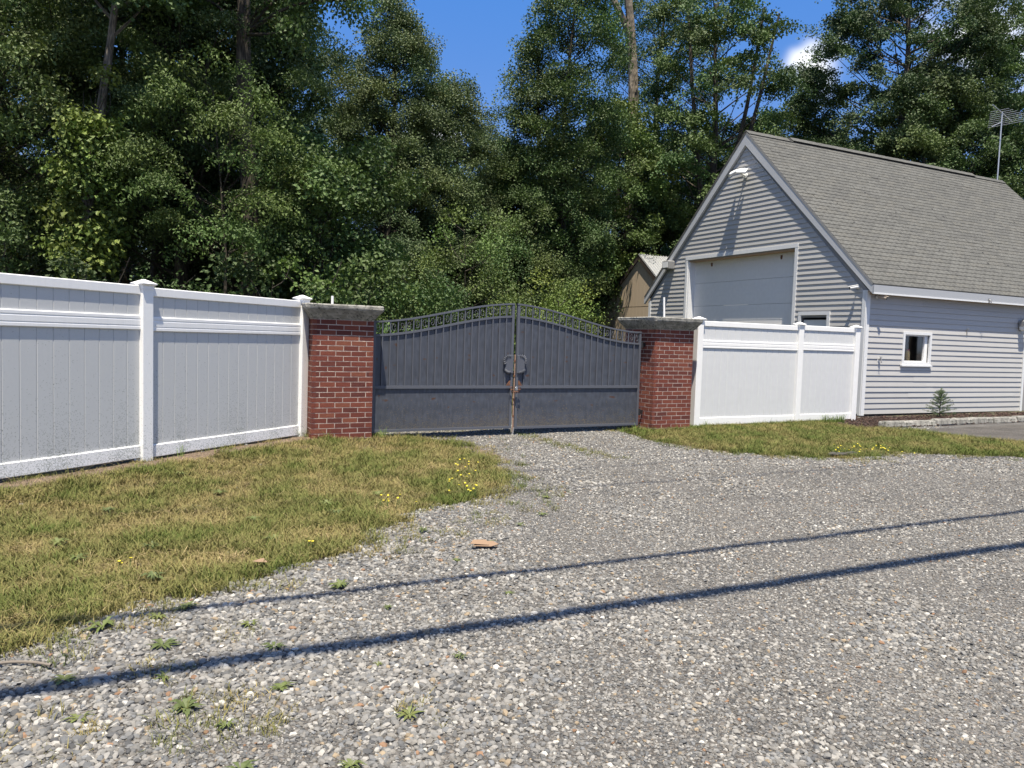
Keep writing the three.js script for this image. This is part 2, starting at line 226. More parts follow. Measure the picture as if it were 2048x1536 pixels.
// crushed stone
function stoneGeo(seed, detail) { let g = mergeVertices(new THREE.IcosahedronGeometry(0.5, detail).deleteAttribute('normal').deleteAttribute('uv')); const p = g.attributes.position, r = mulberry(seed); const cuts = Array.from({ length: 7 }, () => [new THREE.Vector3(r() - 0.5, r() - 0.5, r() - 0.5).normalize(), 0.30 + 0.13 * r()]);
  const v = new THREE.Vector3(); for (let i = 0; i < p.count; i++) { v.fromBufferAttribute(p, i).multiplyScalar(1 + (detail ? 0.18 : 0.5) * (r() - 0.5)); for (const [n, h] of cuts) { const e = v.dot(n); if (e > h) v.addScaledVector(n, h - e); } p.setXYZ(i, v.x, v.y * 0.62, v.z * 0.85); } g = g.toNonIndexed(); g.computeVertexNormals(); return g; }
{
  const r = mulberry(101), tones = [[0.185, 0.180, 0.170], [0.235, 0.225, 0.208], [0.135, 0.134, 0.131], [0.29, 0.278, 0.255], [0.172, 0.162, 0.146], [0.090, 0.091, 0.092], [0.245, 0.195, 0.135], [0.40, 0.385, 0.35], [0.22, 0.135, 0.085], [0.155, 0.158, 0.160]], wts = [20, 18, 16, 11, 13, 9, 3.4, 3.6, 0.7, 9], tot = wts.reduce((a, b) => a + b);
  const tone = () => { let k = r() * tot, i = 0; while ((k -= wts[i]) > 0) i++; const f = 0.74 + 0.48 * r(); return tones[i].map(v => v * f); };
  const bins = [[], [], [], []];
  for (let d = 1.9; d < 14; d += 0.2) for (let x = -0.74 * d - 0.5; x < 0.74 * d + 0.6; x += 0.2) {
    const dens = (d < 4 ? 6600 : d < 7 ? 4600 : d < 10 ? 2400 : 1600) * 0.04;
    for (let k = 0; k < dens; k++) {
      const px = x + r() * 0.2, pd = d + r() * 0.2;
      if (behind(px, pd) || onAsph(px, pd) || onMulch(px, pd)) { if (!(gateW(px, pd) < 3 && gateW(px, pd) > 0 && gateT(px, pd) > 0.8 && gateT(px, pd) < 5.5)) continue; }
      if (gateW(px, pd) > 0.02 && ((gateT(px, pd) < 0.8) || gateT(px, pd) > 5.5)) continue;
      const lawn = onLawn(px, pd); if (lawn && (r() > 0.012 + (nearLawn(px, pd, 0.0) ? 0 : 0))) continue;
      if (fenceSide(px, pd) < 0.3 && px < -1.8) { if (r() > 0.1) continue; }
      const coarse = smooth(-0.65, 0.75, fbm2(px * 0.6 + 5, pd * 0.6, 4) * 1.1 + 0.12 - px * 0.16 - (pd - 5) * 0.02 - 0.45 * rut(px, pd));   // loose stone on the left, packed fines on the right
      const u = r(), size = d > 9 ? lerp(0.012, 0.030, u * u) : lerp(lerp(0.007, 0.023, u * u), lerp(0.010, 0.042, u * u * (0.45 + 0.55 * u)), coarse);
      if (bareSoil(px, pd) > 0.3 && r() > 0.12) continue;
      if (size < 0.012 && r() < coarse * 0.6) continue;
      if (r() > 0.90 + 0.10 * coarse - 0.2 * rut(px, pd)) continue;
      const s = size * (d > 7 ? 1.15 : 1), flat = 0.8 + 0.5 * r();
      bins[Math.floor(r() * 4)].push({ p: [px, G(px, pd) + s * (-0.03 + 0.17 * r()), -pd], q: qEul((r() - 0.5) * 0.9, r() * 6.28, (r() - 0.5) * 0.9), s: [s * (0.9 + 0.5 * r()), s * flat, s], c: tone() });
    }
  }
  const all = bins.map((b, i) => scatter(numbered('gravel'), stoneGeo(200 + i, i < 1 ? 1 : 0), M.pebble, b));
  const words = ['loose grey crushed stone covering the driveway', 'mixed pale and dark stones spread over the driveway', 'angular grey gravel lying across the driveway', 'small grey and tan stones strewn on the driveway'];
  all.forEach((o, i) => tag(o, words[i], 'gravel', 'driveway gravel'));
  console.log('stones', bins.map(b => b.length).join());
  // pale bigger stones in the loose band at the lawn's edge
}

// grass
function tuftGeo(seed, n, h, spread, w) { const r = mulberry(seed), pos = []; for (let i = 0; i < n; i++) { const a = r() * 6.283, q = Math.sqrt(r()) * spread, bx = Math.cos(a) * q, bz = Math.sin(a) * q, y = r() * 6.283, hh = h * (0.5 + 0.6 * r()), lean = hh * (0.3 + 0.9 * r()), dx = Math.cos(y), dz = Math.sin(y), px = -dz * w, pz = dx * w; const m = [bx + dx * lean * 0.35, hh * 0.62, bz + dz * lean * 0.35], t = [bx + dx * lean, hh * 0.95, bz + dz * lean]; const A = [bx - px, 0, bz - pz], B = [bx + px, 0, bz + pz], C = [m[0] - px * 0.8, m[1], m[2] - pz * 0.8], E = [m[0] + px * 0.8, m[1], m[2] + pz * 0.8]; pos.push(...A, ...B, ...E, ...A, ...E, ...C, ...C, ...E, ...t); } return tris(pos); }
const dryness = (x, d) => clamp(0.52 + 0.85 * fbm2(x * 1.1 + 9, d * 0.8, 3) + 0.55 * fbm2(x * 4.6, d * 4.6, 3) + (x < 0 ? 0.08 : -0.12));
{
  const r = mulberry(303), bins = [[], [], []];
  const tryAt = (px, pd, k) => { const dry = clamp(dryness(px, pd) + (r() - 0.5) * 0.5), v = 0.75 + 0.5 * r(); const c = [lerp(0.080, 0.232, dry), lerp(0.112, 0.188, dry), lerp(0.022, 0.078, dry)].map(q => q * v); const s = k * (0.7 + 0.6 * r()); bins[Math.floor(r() * 3)].push({ p: at(px, pd, -0.004), q: qEul((r() - 0.5) * 0.4, r() * 6.28, (r() - 0.5) * 0.4), s: [s * 1.1, s * (dry > 0.65 ? 0.75 : 1), s * 1.1], c }); };
  for (let d = 2.4; d < 15; d += 0.1) for (let x = -0.74 * d - 0.6; x < 0.74 * d + 1; x += 0.1) {
    const L = onLawn(x, d), e = L ? 0 : nearLawn(x, d, 0.18) ? 1 : nearLawn(x, d, 0.4) ? 2 : 3;
    let n = L ? (d < 6 ? 22 : d < 9 ? 15 : 10) : e === 1 ? 5.5 * smooth(-0.5, 0.4, n2(x * 2.2, d * 2.2)) + 0.6 : e === 2 ? 2.6 * smooth(0.0, 0.6, n2(x * 1.6 + 3, d * 1.6)) : 0;
    if (L) { const fs = fenceSide(x, d); if (x < -1.8 && fs < 0.45) n *= smooth(0.12, 0.45, fs); n *= 0.45 + 0.55 * smooth(0.9, 0.5, dryness(x, d)); n *= 1 - 0.9 * clamp(bareSoil(x, d)); }
    // thin strip of grass along the middle of the drive
    const tt = Math.abs((x - 0.18) - (11.38 - d) * 0.5), strip = d > 9.3 && d < 11.6 ? smooth(0.28, 0.05, tt) * smooth(-0.5, 0.3, n2(x * 5, d * 5)) : 0; n += strip * 3.5;
    if (e === 3 && x < 0.2 && d > 6.5) n += 0.3 * smooth(0.2, 0.6, n2(x * 1.5, d * 1.5));
    if (onMulch(x, d) || onAsph(x, d) || behind(x, d)) n = 0;
    if (gateW(x, d) > -0.02 && gateW(x, d) < 0.85 && ((gateT(x, d) < 0.82 && gateT(x, d) > -0.02) || (gateT(x, d) > 5.48 && gateT(x, d) < 6.3))) n = 0;
    for (let k = Math.floor(n + r()); k > 0; k--) tryAt(x + r() * 0.1, d + r() * 0.1, L ? 1 : 0.8);
  }
  // low growth round the weeds on the loose stone
  for (const [x, d, R, n] of [[-1.05, 2.78, 0.26, 60], [-1.45, 3.15, 0.14, 16], [-1.75, 3.7, 0.16, 26], [-0.3, 2.9, 0.1, 10], [-0.55, 5.6, 0.3, 40], [-0.1, 6.1, 0.25, 26], [0.25, 6.6, 0.25, 22], [-1.3, 3.6, 0.12, 12], [-1.62, 2.6, 0.2, 20], [0.3, 7.3, 0.3, 30]]) for (let k = 0; k < n; k++) { const a = r() * 6.28, q = Math.sqrt(r()) * R; tryAt(x + Math.cos(a) * q, d + Math.sin(a) * q, 0.55 + 0.3 * r()); }
  // yard beyond the gate
  for (let i = 0; i < 7000; i++) { const t = 0.5 + r() * 6, w = 3 + r() * 9, x = GATE_O[0] + t * 0.8788 - w * 0.4772, d = GATE_O[1] + t * 0.4772 + w * 0.8788; tryAt(x, d, 1.6); }
  const words = ['short patchy lawn grass, green and straw-coloured', 'mown lawn grass drying out in patches', 'thin mown grass of the lawns beside the drive'];
  bins.forEach((b, i) => tag(scatter(numbered('lawn_grass'), tuftGeo(400 + i, 16, [0.040, 0.052, 0.068][i], 0.055, 0.0019), M.grassBlade, b), words[i], 'grass', 'lawn grass'));
  console.log('grass', bins.map(b => b.length).join());
  // taller tufts against the posts, and straw lying flat
  const tall = []; for (const [x, d, n] of [[-2.45, 9.85, 6], [-2.62, 9.95, 8], [-3.6, 8.05, 5], [6.02, 14.25, 22], [5.95, 14.3, 14], [4.6, 13.95, 4], [3.35, 13.1, 6], [-1.75, 10.35, 8], [1.9, 12.2, 8]]) for (let k = 0; k < n; k++) { const v = 0.8 + 0.4 * r(); tall.push({ p: at(x + (r() - 0.5) * 0.25, d + (r() - 0.5) * 0.14), q: qYaw(r() * 6), s: [0.8, (n > 10 ? 1.5 : 0.9) * (0.7 + r() * 0.6), 0.8], c: [0.12 * v, 0.18 * v, 0.04 * v] }); }
  tag(scatter('tall_grass', tuftGeo(450, 9, 0.14, 0.05, 0.003), M.grassBlade, tall), 'uncut grass tufts at the foot of posts and pillars', 'grass');
  const straw = []; for (let i = 0; i < 9000; i++) { const d = 3 + r() * 8, x = -0.7 * d + r() * (0.7 * d + 0.2); if (!onLawn(x, d) || dryness(x, d) < 0.42 + 0.2 * r()) continue; const v = 0.7 + 0.6 * r(); straw.push({ p: at(x, d, 0.022 + r() * 0.022), q: qEul(0, r() * 6.28, (r() - 0.5) * 0.5), s: [0.6 + r() * 1.2, 1, 1], c: [0.34 * v, 0.26 * v, 0.14 * v] }); }
  tag(scatter('dry_straw', tris([-0.06, 0, -0.0016, 0.06, 0.006, 0, -0.06, 0, 0.0016]), M.grassBlade, straw), 'dead straw lying on the dry lawn patches', 'straw');
}
// mulch chips
{
  const r = mulberry(505), chips = []; for (let i = 0; i < 9000; i++) { const x = 5.9 + r() * 6.5, d = 13.4 + r() * 4.4; if (!onMulch(x, d) || houseF(x, d) < 0.02) continue; const v = 0.5 + r(); chips.push({ p: at(x, d, 0.004 + 0.03 * r()), q: qEul(r() - 0.5, r() * 6.28, r() - 0.5), s: [0.6 + r(), 0.7, 0.7], c: [0.060 * v, 0.036 * v, 0.028 * v] }); }
  tag(scatter('mulch', box(0.06, 0.012, 0.02), M.mulch, chips), 'dark brown bark mulch in the bed below the siding', 'mulch');
}
// stone edging of the mulch bed
{
  const r = mulberry(606), A = [6.62, 13.72], B = [11.6, 16.2], L = Math.hypot(B[0] - A[0], B[1] - A[1]), ux = (B[0] - A[0]) / L, ud = (B[1] - A[1]) / L; const t = thing('stone_edging', 'low row of grey stone edging blocks in front of the mulch bed', 'edging', at(A[0], A[1]), Math.atan2(ud, ux));
  for (let q = 0; q < L - 0.3;) { const w = 0.42 + r() * 0.4; const x = A[0] + ux * (q + w / 2), d = A[1] + ud * (q + w / 2); const g = loft([[w / 2 - 0.02, 0.075, -0.05, 0.02], [w / 2 - 0.008, 0.085, 0.02, 0.02], [w / 2 - 0.012, 0.08, 0.085, 0.02], [w / 2 - 0.03, 0.062, 0.11, 0.02]], 0.012, q); part('edging_stone', g, M.concrete, t, q + w / 2, G(x, d) - G(A[0], A[1]) + (r() - 0.5) * 0.02, (r() - 0.5) * 0.02).rotation.y = (r() - 0.5) * 0.05; q += w + 0.012; }
}

// ---------------------------------------------------------------- white vinyl fences
// board with chamfered long edges; x across, y up
function boardGeo(w, h, y0, th, uvx) { const c = 0.008, prof = [[0, -th / 2], [w - 0.0006, -th / 2], [w - 0.0006, th / 2 - 0.0015], [w - 0.002, th / 2], [c, th / 2], [0, th / 2 - c]], pos = [], uv = []; const n = prof.length; for (let i = 0; i < n; i++) { const a = prof[i], b = prof[(i + 1) % n]; pos.push(a[0], y0, a[1], b[0], y0, b[1], b[0], y0 + h, b[1], a[0], y0, a[1], b[0], y0 + h, b[1], a[0], y0 + h, a[1]); uv.push(a[0] + uvx, y0, b[0] + uvx, y0, b[0] + uvx, y0 + h, a[0] + uvx, y0, b[0] + uvx, y0 + h, a[0] + uvx, y0 + h); } return tris(pos, uv); }
function railGeo(len, y0, y1, depth, uvx, ribs) { // hollow-looking rail with rounded arrises and faint ribs
  const h = y1 - y0, c = 0.007, d = depth / 2; let f = [[y0, d - c], [y0 + c, d]]; if (ribs) for (const k of [0.28, 0.72]) f.push([y0 + h * k - 0.008, d], [y0 + h * k - 0.004, d - 0.003], [y0 + h * k + 0.004, d - 0.003], [y0 + h * k + 0.008, d]); f.push([y1 - c, d], [y1, d - c], [y1, -d], [y0, -d]);
  const pos = [], uv = []; for (let i = 0; i < f.length; i++) { const a = f[i], b = f[(i + 1) % f.length]; pos.push(0, a[0], a[1], len, a[0], a[1], len, b[0], b[1], 0, a[0], a[1], len, b[0], b[1], 0, b[0], b[1]); uv.push(uvx, a[0], uvx + len, a[0], uvx + len, b[0], uvx, a[0], uvx + len, b[0], uvx, b[0]); } return tris(pos, uv); }
const POST = 0.127;
const postGeo = (h, y0) => loft([[POST / 2, POST / 2, y0, 0.007], [POST / 2, POST / 2, h, 0.007]]);
const capGeo = (() => { const k = POST / 2; return loft([[k + 0.004, k + 0.004, -0.035, 0.006], [k + 0.006, k + 0.006, 0, 0.006], [k + 0.028, k + 0.028, 0.016, 0.01], [k + 0.030, k + 0.030, 0.024, 0.012], [k + 0.016, k + 0.016, 0.032, 0.01], [0.012, 0.012, 0.066, 0.01]]); })();
function fence(name, label, x0, d0, turn, bays, posts, o) {
  const y0 = o.base, t = thing(name, label, 'fence', [x0, 0, -d0], turn); let k = 0;
  for (const [px, lean = 0, h = o.post] of posts) { const p = part('post', postGeo(h, -0.1), o.postMat, t, px, 0, 0); part('post_cap', capGeo, M.vinylPlain, p, 0, h, 0); p.rotation.z = lean; }
  for (const [a, b, dy] of bays) { const len = b - a - POST + 0.004, s = a + POST / 2 - 0.002;
    const put = (n, y, yy, m, ribs, dep) => part(n, railGeo(len, y, yy, dep, s, ribs), m, t, s, dy, 0);
    put('top_rail', o.top[0], o.top[1], M.vinyl, false, 0.064); put('middle_rail', o.mid[0], o.mid[1], M.vinyl, true, 0.064); put('bottom_rail', o.bot[0], o.bot[1], o.botMat, false, 0.064);
    const n = Math.round(len / 0.15), w = len / n;
    for (let i = 0; i < n; i++) { part('board', boardGeo(w, o.mid[0] - o.bot[1] + 0.02, o.bot[1] - 0.01, 0.022, s + i * w), o.boardMat, t, s + i * w, dy, 0.003); part('board', boardGeo(w, o.top[0] - o.mid[1] + 0.02, o.mid[1] - 0.01, 0.022, s + i * w), o.boardMat, t, s + i * w, dy, 0.003); } }
  return t;
}
const fA = Math.atan2(0.914, 0.407), fo = [-2.728 - 0.407 * 4.8, 9.935 - 0.914 * 4.8];
fence('vinyl_fence', 'long white vinyl fence with pale grey boards left of the gate', fo[0], fo[1], fA, [[0, 2.4, 0.012], [2.4, 4.8, 0]], [[0], [2.4, 0.004], [4.8, -0.004]], { post: 1.86, base: 0, top: [1.76, 1.85], mid: [1.41, 1.555], bot: [0.125, 0.255], postMat: M.vinylSplash, botMat: M.vinylSplash, boardMat: M.board });
{
  const s = [0.8788, 0.4772], o = [GATE_O[0] + 6.66 * s[0] - 0.2 * s[1], GATE_O[1] + 6.66 * s[1] + 0.2 * s[0]];
  fence('vinyl_fence', 'short white vinyl fence between brick pillar and grey garage', o[0], o[1], GATE_A, [[-0.08, 2.36, 0], [2.36, 3.92, 0.012]], [[-0.08], [2.36, 0.002], [3.92, 0]], { post: 1.865, base: 0.05, top: [1.77, 1.86], mid: [1.40, 1.535], bot: [0.075, 0.205], postMat: M.vinyl, botMat: M.vinyl, boardMat: M.boardClean });
}

// ---------------------------------------------------------------- brick gate pillars
const BL = 0.1935, BH = 0.0575, J = 0.0095;
const jit = (g, seed, a = 0.0016) => { const r = mulberry(seed), p = g.attributes.position, seen = {}; for (let i = 0; i < p.count; i++) { const k = [p.getX(i), p.getY(i), p.getZ(i)].map(v => v.toFixed(3)).join(); const j = seen[k] ??= [r() - 0.5, r() - 0.5, r() - 0.5]; p.setXYZ(i, p.getX(i) + j[0] * 2 * a, p.getY(i) + j[1] * 2 * a, p.getZ(i) + j[2] * a); } g.computeVertexNormals(); return g; };
const brickG = {}; const brickGeo = (len, v) => brickG[len + '_' + v] ??= jit(new THREE.BoxGeometry(len, BH, 0.05), v * 7 + Math.round(len * 1000));
function pillar(label, tx, base, courses, seed, cap) {
  const W = 0.80, Dp = 0.80, r = mulberry(seed), s = [0.8788, 0.4772], t = thing('brick_pillar', label, 'pillar', [GATE_O[0] + tx * s[0], base, -(GATE_O[1] + tx * s[1])], GATE_A, 'brick gate pillars'), H = courses * (BH + J);
  part('mortar', mbox(W - 0.002, H + 0.06, Dp - 0.002, W / 2, H / 2 - 0.03, -Dp / 2), M.mortar, t);
  const back = [];
  for (let c = 0; c < courses; c++) for (let f = 0; f < 4; f++) {
    const odd = (c + f) % 2, y = c * (BH + J) + BH / 2; const lens = odd ? [BL, BL, BL, W - 3 * (BL + J)] : [0.0925, BL, BL, BL, W - 0.0925 - J - 3 * (BL + J)]; let u = 0;
    for (let L of lens) { L = Math.round(L * 1000) / 1000; if (L < 0.03) continue; const cx = u + L / 2, out = 0.0255 - 0.0003 - r() * 0.0013; u += L + J;
      if (f === 2) { back.push(brickGeo(L, 0).clone().rotateY(Math.PI).translate(W - cx, y, -Dp + out)); continue; }
      if ((f === 3 && tx > 3 ? false : f === 1 && tx < 3)) { back.push(brickGeo(L, 0).clone().rotateY(Math.PI / 2).translate(W - out, y, -cx)); continue; }   // never seen from the drive
      if (f === 1 && tx > 3) { back.push(brickGeo(L, 0).clone().rotateY(Math.PI / 2).translate(W - out, y, -cx)); continue; }
      const b = part('brick', brickGeo(L, Math.floor(r() * 4)), brickMats[Math.floor(Math.pow(r(), 1.15) * brickMats.length)], t); b.position.y = y + (r() - 0.5) * 0.002; b.rotation.z = (r() - 0.5) * 0.012;
      if (f === 0) { b.position.x = cx; b.position.z = -out; } else { b.position.x = out; b.position.z = -Dp + cx; b.rotation.order = 'YXZ'; b.rotation.y = -Math.PI / 2; }
    }
  }
  part('brick', merge(back), brickMats[0], t).userData.kind = 'stuff';
  const c = part('cap', loft([[W / 2 + 0.004, Dp / 2 + 0.004, 0, 0.004], [W / 2 + 0.05, Dp / 2 + 0.05, 0.06, 0.02], [W / 2 + 0.105, Dp / 2 + 0.105, 0.125, 0.04], [W / 2 + 0.112, Dp / 2 + 0.112, 0.14, 0.05], [W / 2 + 0.114, Dp / 2 + 0.114, 0.182, 0.05], [W / 2 + 0.10, Dp / 2 + 0.10, 0.192, 0.05], [W / 3, Dp / 3, 0.197, 0.05]], 0.009, seed), M.concrete, t, W / 2, H - 0.002, -Dp / 2);
  for (const [px, pz, h, lx] of cap) { const q = part('conduit', cyl(0.017, 0.017, h, 12), M.whitePaint, t, px, H + 0.19 + h / 2 - 0.01, pz); q.rotation.z = lx; }
  return t;
}
pillar('red brick gate pillar beside the long left fence', 0, -0.045, 25, 71, [[0.32, -0.28, 0.13, 0]]);
pillar('red brick gate pillar in front of the grey garage', 5.5, 0.01, 25, 72, [[0.44, -0.35, 0.36, 0.06]]);

// ---------------------------------------------------------------- double metal gate
const gMid = 3.062;
const topY = t => { const u = clamp(Math.abs(t - gMid) / 2.2); return 1.635 + 0.345 * (0.72 * (0.5 + 0.5 * Math.cos(Math.PI * u)) + 0.28 * (1 - u)); };
function curvedBar(fy, a, b, n, h, dep) { const pos = []; const q = (A, B, C, E) => pos.push(...A, ...B, ...C, ...A, ...C, ...E); for (let i = 0; i < n; i++) { const x0 = lerp(a, b, i / n), x1 = lerp(a, b, (i + 1) / n), y0 = fy(x0), y1 = fy(x1), z = dep / 2; q([x0, y0 - h, z], [x1, y1 - h, z], [x1, y1, z], [x0, y0, z]); q([x1, y1 - h, -z], [x0, y0 - h, -z], [x0, y0, -z], [x1, y1, -z]); q([x0, y0, z], [x1, y1, z], [x1, y1, -z], [x0, y0, -z]); q([x0, y0 - h, -z], [x1, y1 - h, -z], [x1, y1 - h, z], [x0, y0 - h, z]); } return tris(pos); }
const scrollGeo = (() => { const pts = []; for (let k = 0; k <= 40; k++) { const u = k / 40, a = lerp(-3.9, 3.9, u), c = Math.abs(a), R = c < 2.1 ? 1 : lerp(1, 0.3, (c - 2.1) / 1.8); const cy = c < 2.1 ? 0 : Math.sign(a) * 0.42 * smooth(2.1, 3.2, c); pts.push([-0.030 * R * Math.cos(a) * 0.9 + 0.004, (0.046 * R * Math.sin(a)) + cy * 0.042, 0]); } return tubeAlong(pts, 0.0045, 44, 5); })();
const medallion = (() => { const sh = new THREE.Shape(), prof = [[0, 0.26], [0.05, 0.262], [0.10, 0.252], [0.145, 0.225], [0.165, 0.185], [0.16, 0.15], [0.135, 0.115], [0.128, 0.085], [0.142, 0.055], [0.135, 0.03], [0.10, 0.012], [0.05, 0.002], [0, 0]]; sh.moveTo(...prof[0]); sh.splineThru(prof.slice(1).map(p => new THREE.Vector2(...p))); const g = [new THREE.ExtrudeGeometry(sh, { depth: 0.012, bevelEnabled: true, bevelSize: 0.004, bevelThickness: 0.005, bevelSegments: 2, curveSegments: 20 })];
  const rib = (x, y, a, l) => { const q = new THREE.SphereGeometry(1, 8, 6).scale(l, 0.008, 0.012).rotateZ(a).translate(x, y, 0.02); g.push(q); };
  for (let k = 0; k < 8; k++) { const a = lerp(1.75, -0.45, k / 7); rib(0.07 + Math.cos(a) * 0.085, 0.175 + Math.sin(a) * 0.078, a, 0.026); } for (let k = 0; k < 6; k++) { const a = lerp(-0.35, -1.75, k / 5); rib(0.06 + Math.cos(a) * 0.075, 0.058 + Math.sin(a) * 0.05, a, 0.024); }
  return merge(g); })();
function leaf(label, hinge, meet) {
  const s = [0.8788, 0.4772], w = 0.25, t = thing('gate_leaf', label, 'gate', [GATE_O[0] + hinge * s[0] - w * s[1], 0, -(GATE_O[1] + hinge * s[1] + w * s[0])], GATE_A, 'driveway gate leaves');
  const L = Math.min(hinge, meet), R = Math.max(hinge, meet), o = -hinge, fy = x => topY(x + hinge), sgn = Math.sign(meet - hinge), by = hinge > 3 ? 0.105 : 0.115;
  const bar = (n, x0, x1, y0, y1, z0, z1, m = M.gatePaint) => part(n, mbox(x1 - x0, y1 - y0, z1 - z0, (x0 + x1) / 2, (y0 + y1) / 2, (z0 + z1) / 2), m, t);
  const a = L + o, b = R + o;
  bar('stile', a, a + 0.04, by, fy(a + 0.02) - 0.012, -0.02, 0.02); bar('stile', b - 0.04, b, by, fy(b - 0.02) - 0.012, -0.02, 0.02);
  part('top_rail', curvedBar(fy, a - 0.01, b + (0.0), 40, 0.024, 0.05), M.gatePaint, t);
  part('arched_rail', curvedBar(x => fy(x) - 0.182, a + 0.041, b - 0.041, 40, 0.03, 0.044), M.gatePaint, t);
  bar('middle_rail', a + 0.0405, b - 0.0405, 0.715, 0.755, -0.02, 0.024); bar('bottom_rail', a + 0.0405, b - 0.0405, by + 0.001, by + 0.035, -0.02, 0.022);
  const sheet = (n, y0, yf, z) => { const pos = [], uv = [], N = 30, A = a + 0.03, B = b - 0.03; for (let i = 0; i < N; i++) { const x0 = lerp(A, B, i / N), x1 = lerp(A, B, (i + 1) / N); for (const zz of [z, z - 0.003]) { const P = [[x0, y0], [x1, y0], [x1, yf(x1)], [x0, y0], [x1, yf(x1)], [x0, yf(x0)]]; if (zz < z) P.reverse(); for (const [x, y] of P) { pos.push(x, y, zz); uv.push((x + hinge - L) / 2.2 * (sgn > 0 ? 1 : -0.6) + (sgn > 0 ? 0 : 0.9), y / 2); } } } part(n, tris(pos, uv), M.gateSheet, t); };
  sheet('upper_sheet', 0.75, x => fy(x) - 0.19, 0.0); sheet('lower_sheet', by + 0.03, () => 0.72, 0.002);
  const n = 19, step = (b - a - 0.04) / n;
  for (let i = 1; i < n; i++) { const x = a + 0.02 + i * step; bar('picket', x - 0.008, x + 0.008, 0.754, fy(x) - 0.022, 0.0035, 0.0195); }
  for (let i = 0; i < n; i++) { const x = a + 0.02 + (i + 0.5) * step, q = part('scroll', scrollGeo, M.gatePaint, t, x + (i % 2 ? 1 : -1) * 0.008, fy(x) - 0.104, 0.012); q.rotation.y = i % 2 ? Math.PI : 0; }
  const inner = meet + o; const m = part('medallion', medallion, M.gatePaint, t, inner - sgn * 0.008, 0.945, 0.024); m.scale.x = -sgn * 0.95;
  part('corner_bracket', new THREE.ExtrudeGeometry(new THREE.Shape([[0, 0], [0.11, 0], [0.02, 0.10], [0, 0.10]].map(p => new THREE.Vector2(...p))), { depth: 0.012, bevelEnabled: false }), M.rust, t, inner - sgn * 0.042, 0.757, 0.012).scale.set(-sgn * 0.6, 0.75, 1);
  for (const hy of [0.32, 1.42]) { part('hinge', merge([cyl(0.02, 0.02, 0.11, 10), box(0.09, 0.06, 0.012, -sgn * 0.05, 0, 0)]), M.black, t, -sgn * 0.03, hy, 0.0); }
  return t;
}
const leafA = leaf('left leaf of the dark grey arched metal driveway gate', 0.872, 3.036);
const leafB = leaf('right leaf of the dark grey arched metal driveway gate', 5.40, 3.088);
{ // rusty drop bolt, chain and padlock where the leaves meet
  const s = [0.8788, 0.4772], P = (t, w) => [GATE_O[0] + t * s[0] - w * s[1], 0, -(GATE_O[1] + t * s[1] + w * s[0])];
  const b = thing('drop_bolt', 'rusty vertical drop bolt hanging in the gap between the gate leaves', 'bolt', P(3.060, 0.228), GATE_A);
  part('rod', merge([rod([0, 0.62, 0], [0.004, 1.22, 0], 0.010), rod([0.0, 0.0, 0.0], [0.0, 0.62, 0], 0.012)]), M.paleRust, b); part('foot', merge([box(0.05, 0.02, 0.05, 0, 0.01, 0), rod([0, 0.02, 0], [0.012, 0.13, 0], 0.016)]), M.greyMetal, b);
  for (const y of [0.30, 0.55, 0.90, 1.12]) part('clip', cyl(0.015, 0.015, 0.03, 10), M.rust, b, 0, y, 0);
  const c = thing('chain', 'rusty chain looped round the two gate leaves at the middle rail', 'chain', P(3.060, 0.20), GATE_A);
  const link = new THREE.TorusGeometry(0.016, 0.0045, 6, 12).scale(1.35, 1, 1); for (let k = 0; k < 9; k++) { const a = lerp(-0.2, Math.PI + 0.2, k / 8), l = part('link', link, M.rust, c, Math.cos(a) * 0.07, 0.71 - Math.sin(a) * 0.05, 0.018 + 0.012 * Math.sin(a)); l.rotation.set(k % 2 ? 1.4 : 0.2, 0, a + 1.57); }
  const k = thing('padlock', 'small bright padlock on the chained gate', 'padlock', P(3.075, 0.175), GATE_A); part('body', loft([[0.021, 0.008, 0.69, 0.006], [0.024, 0.010, 0.695, 0.008], [0.024, 0.010, 0.728, 0.008], [0.019, 0.008, 0.734, 0.006]]), M.steel, k); part('shackle', new THREE.TorusGeometry(0.015, 0.004, 6, 14, Math.PI).translate(0, 0.733, 0), M.steel, k);
}

// ---------------------------------------------------------------- grey garage  (local: x along the long wall, z towards the drive, gable at x = 0 facing -x)
const GARW = 7.3, GARL = 10.0, EAVE = 2.74, RIDGE = 6.6, SLOPE = (RIDGE - EAVE) / (GARW / 2 + 0.19);
const house = thing('garage', 'grey sided garage with steep shingled gable roof and roll-up door', 'garage', [HOUSE_C[0], 0, -HOUSE_C[1]], HOUSE_A);
const GT = -Math.PI / 2;    // turn of everything on the gable: its local x runs from -GARW (far corner) to 0 (near corner)
function plank(xa0, xb0, xa1, xb1, h) { const o0 = 0.020, o1 = 0.004, p = [[xa0, 0, o0], [xb0, 0, o0], [xb1, h, o1], [xa1, h, o1], [xa0, 0, 0], [xb0, 0, 0], [xb1, h, 0], [xa1, h, 0]], f = [[0, 1, 2, 3], [5, 4, 7, 6], [4, 5, 1, 0], [3, 2, 6, 7], [4, 0, 3, 7], [1, 5, 6, 2]], pos = [], uv = []; for (const [a, b, c, d] of f) for (const k of [a, b, c, a, c, d]) { pos.push(...p[k]); uv.push(p[k][1] * 1.3, p[k][0] * 0.35); } return tris(pos, uv); }
function cut(a, b, holes) { let l = [[a, b]]; for (const [p, q] of holes) l = l.flatMap(([x, y]) => q <= x || p >= y ? [[x, y]] : [[x, p], [q, y]].filter(([m, n]) => n - m > 0.03)); return l; }
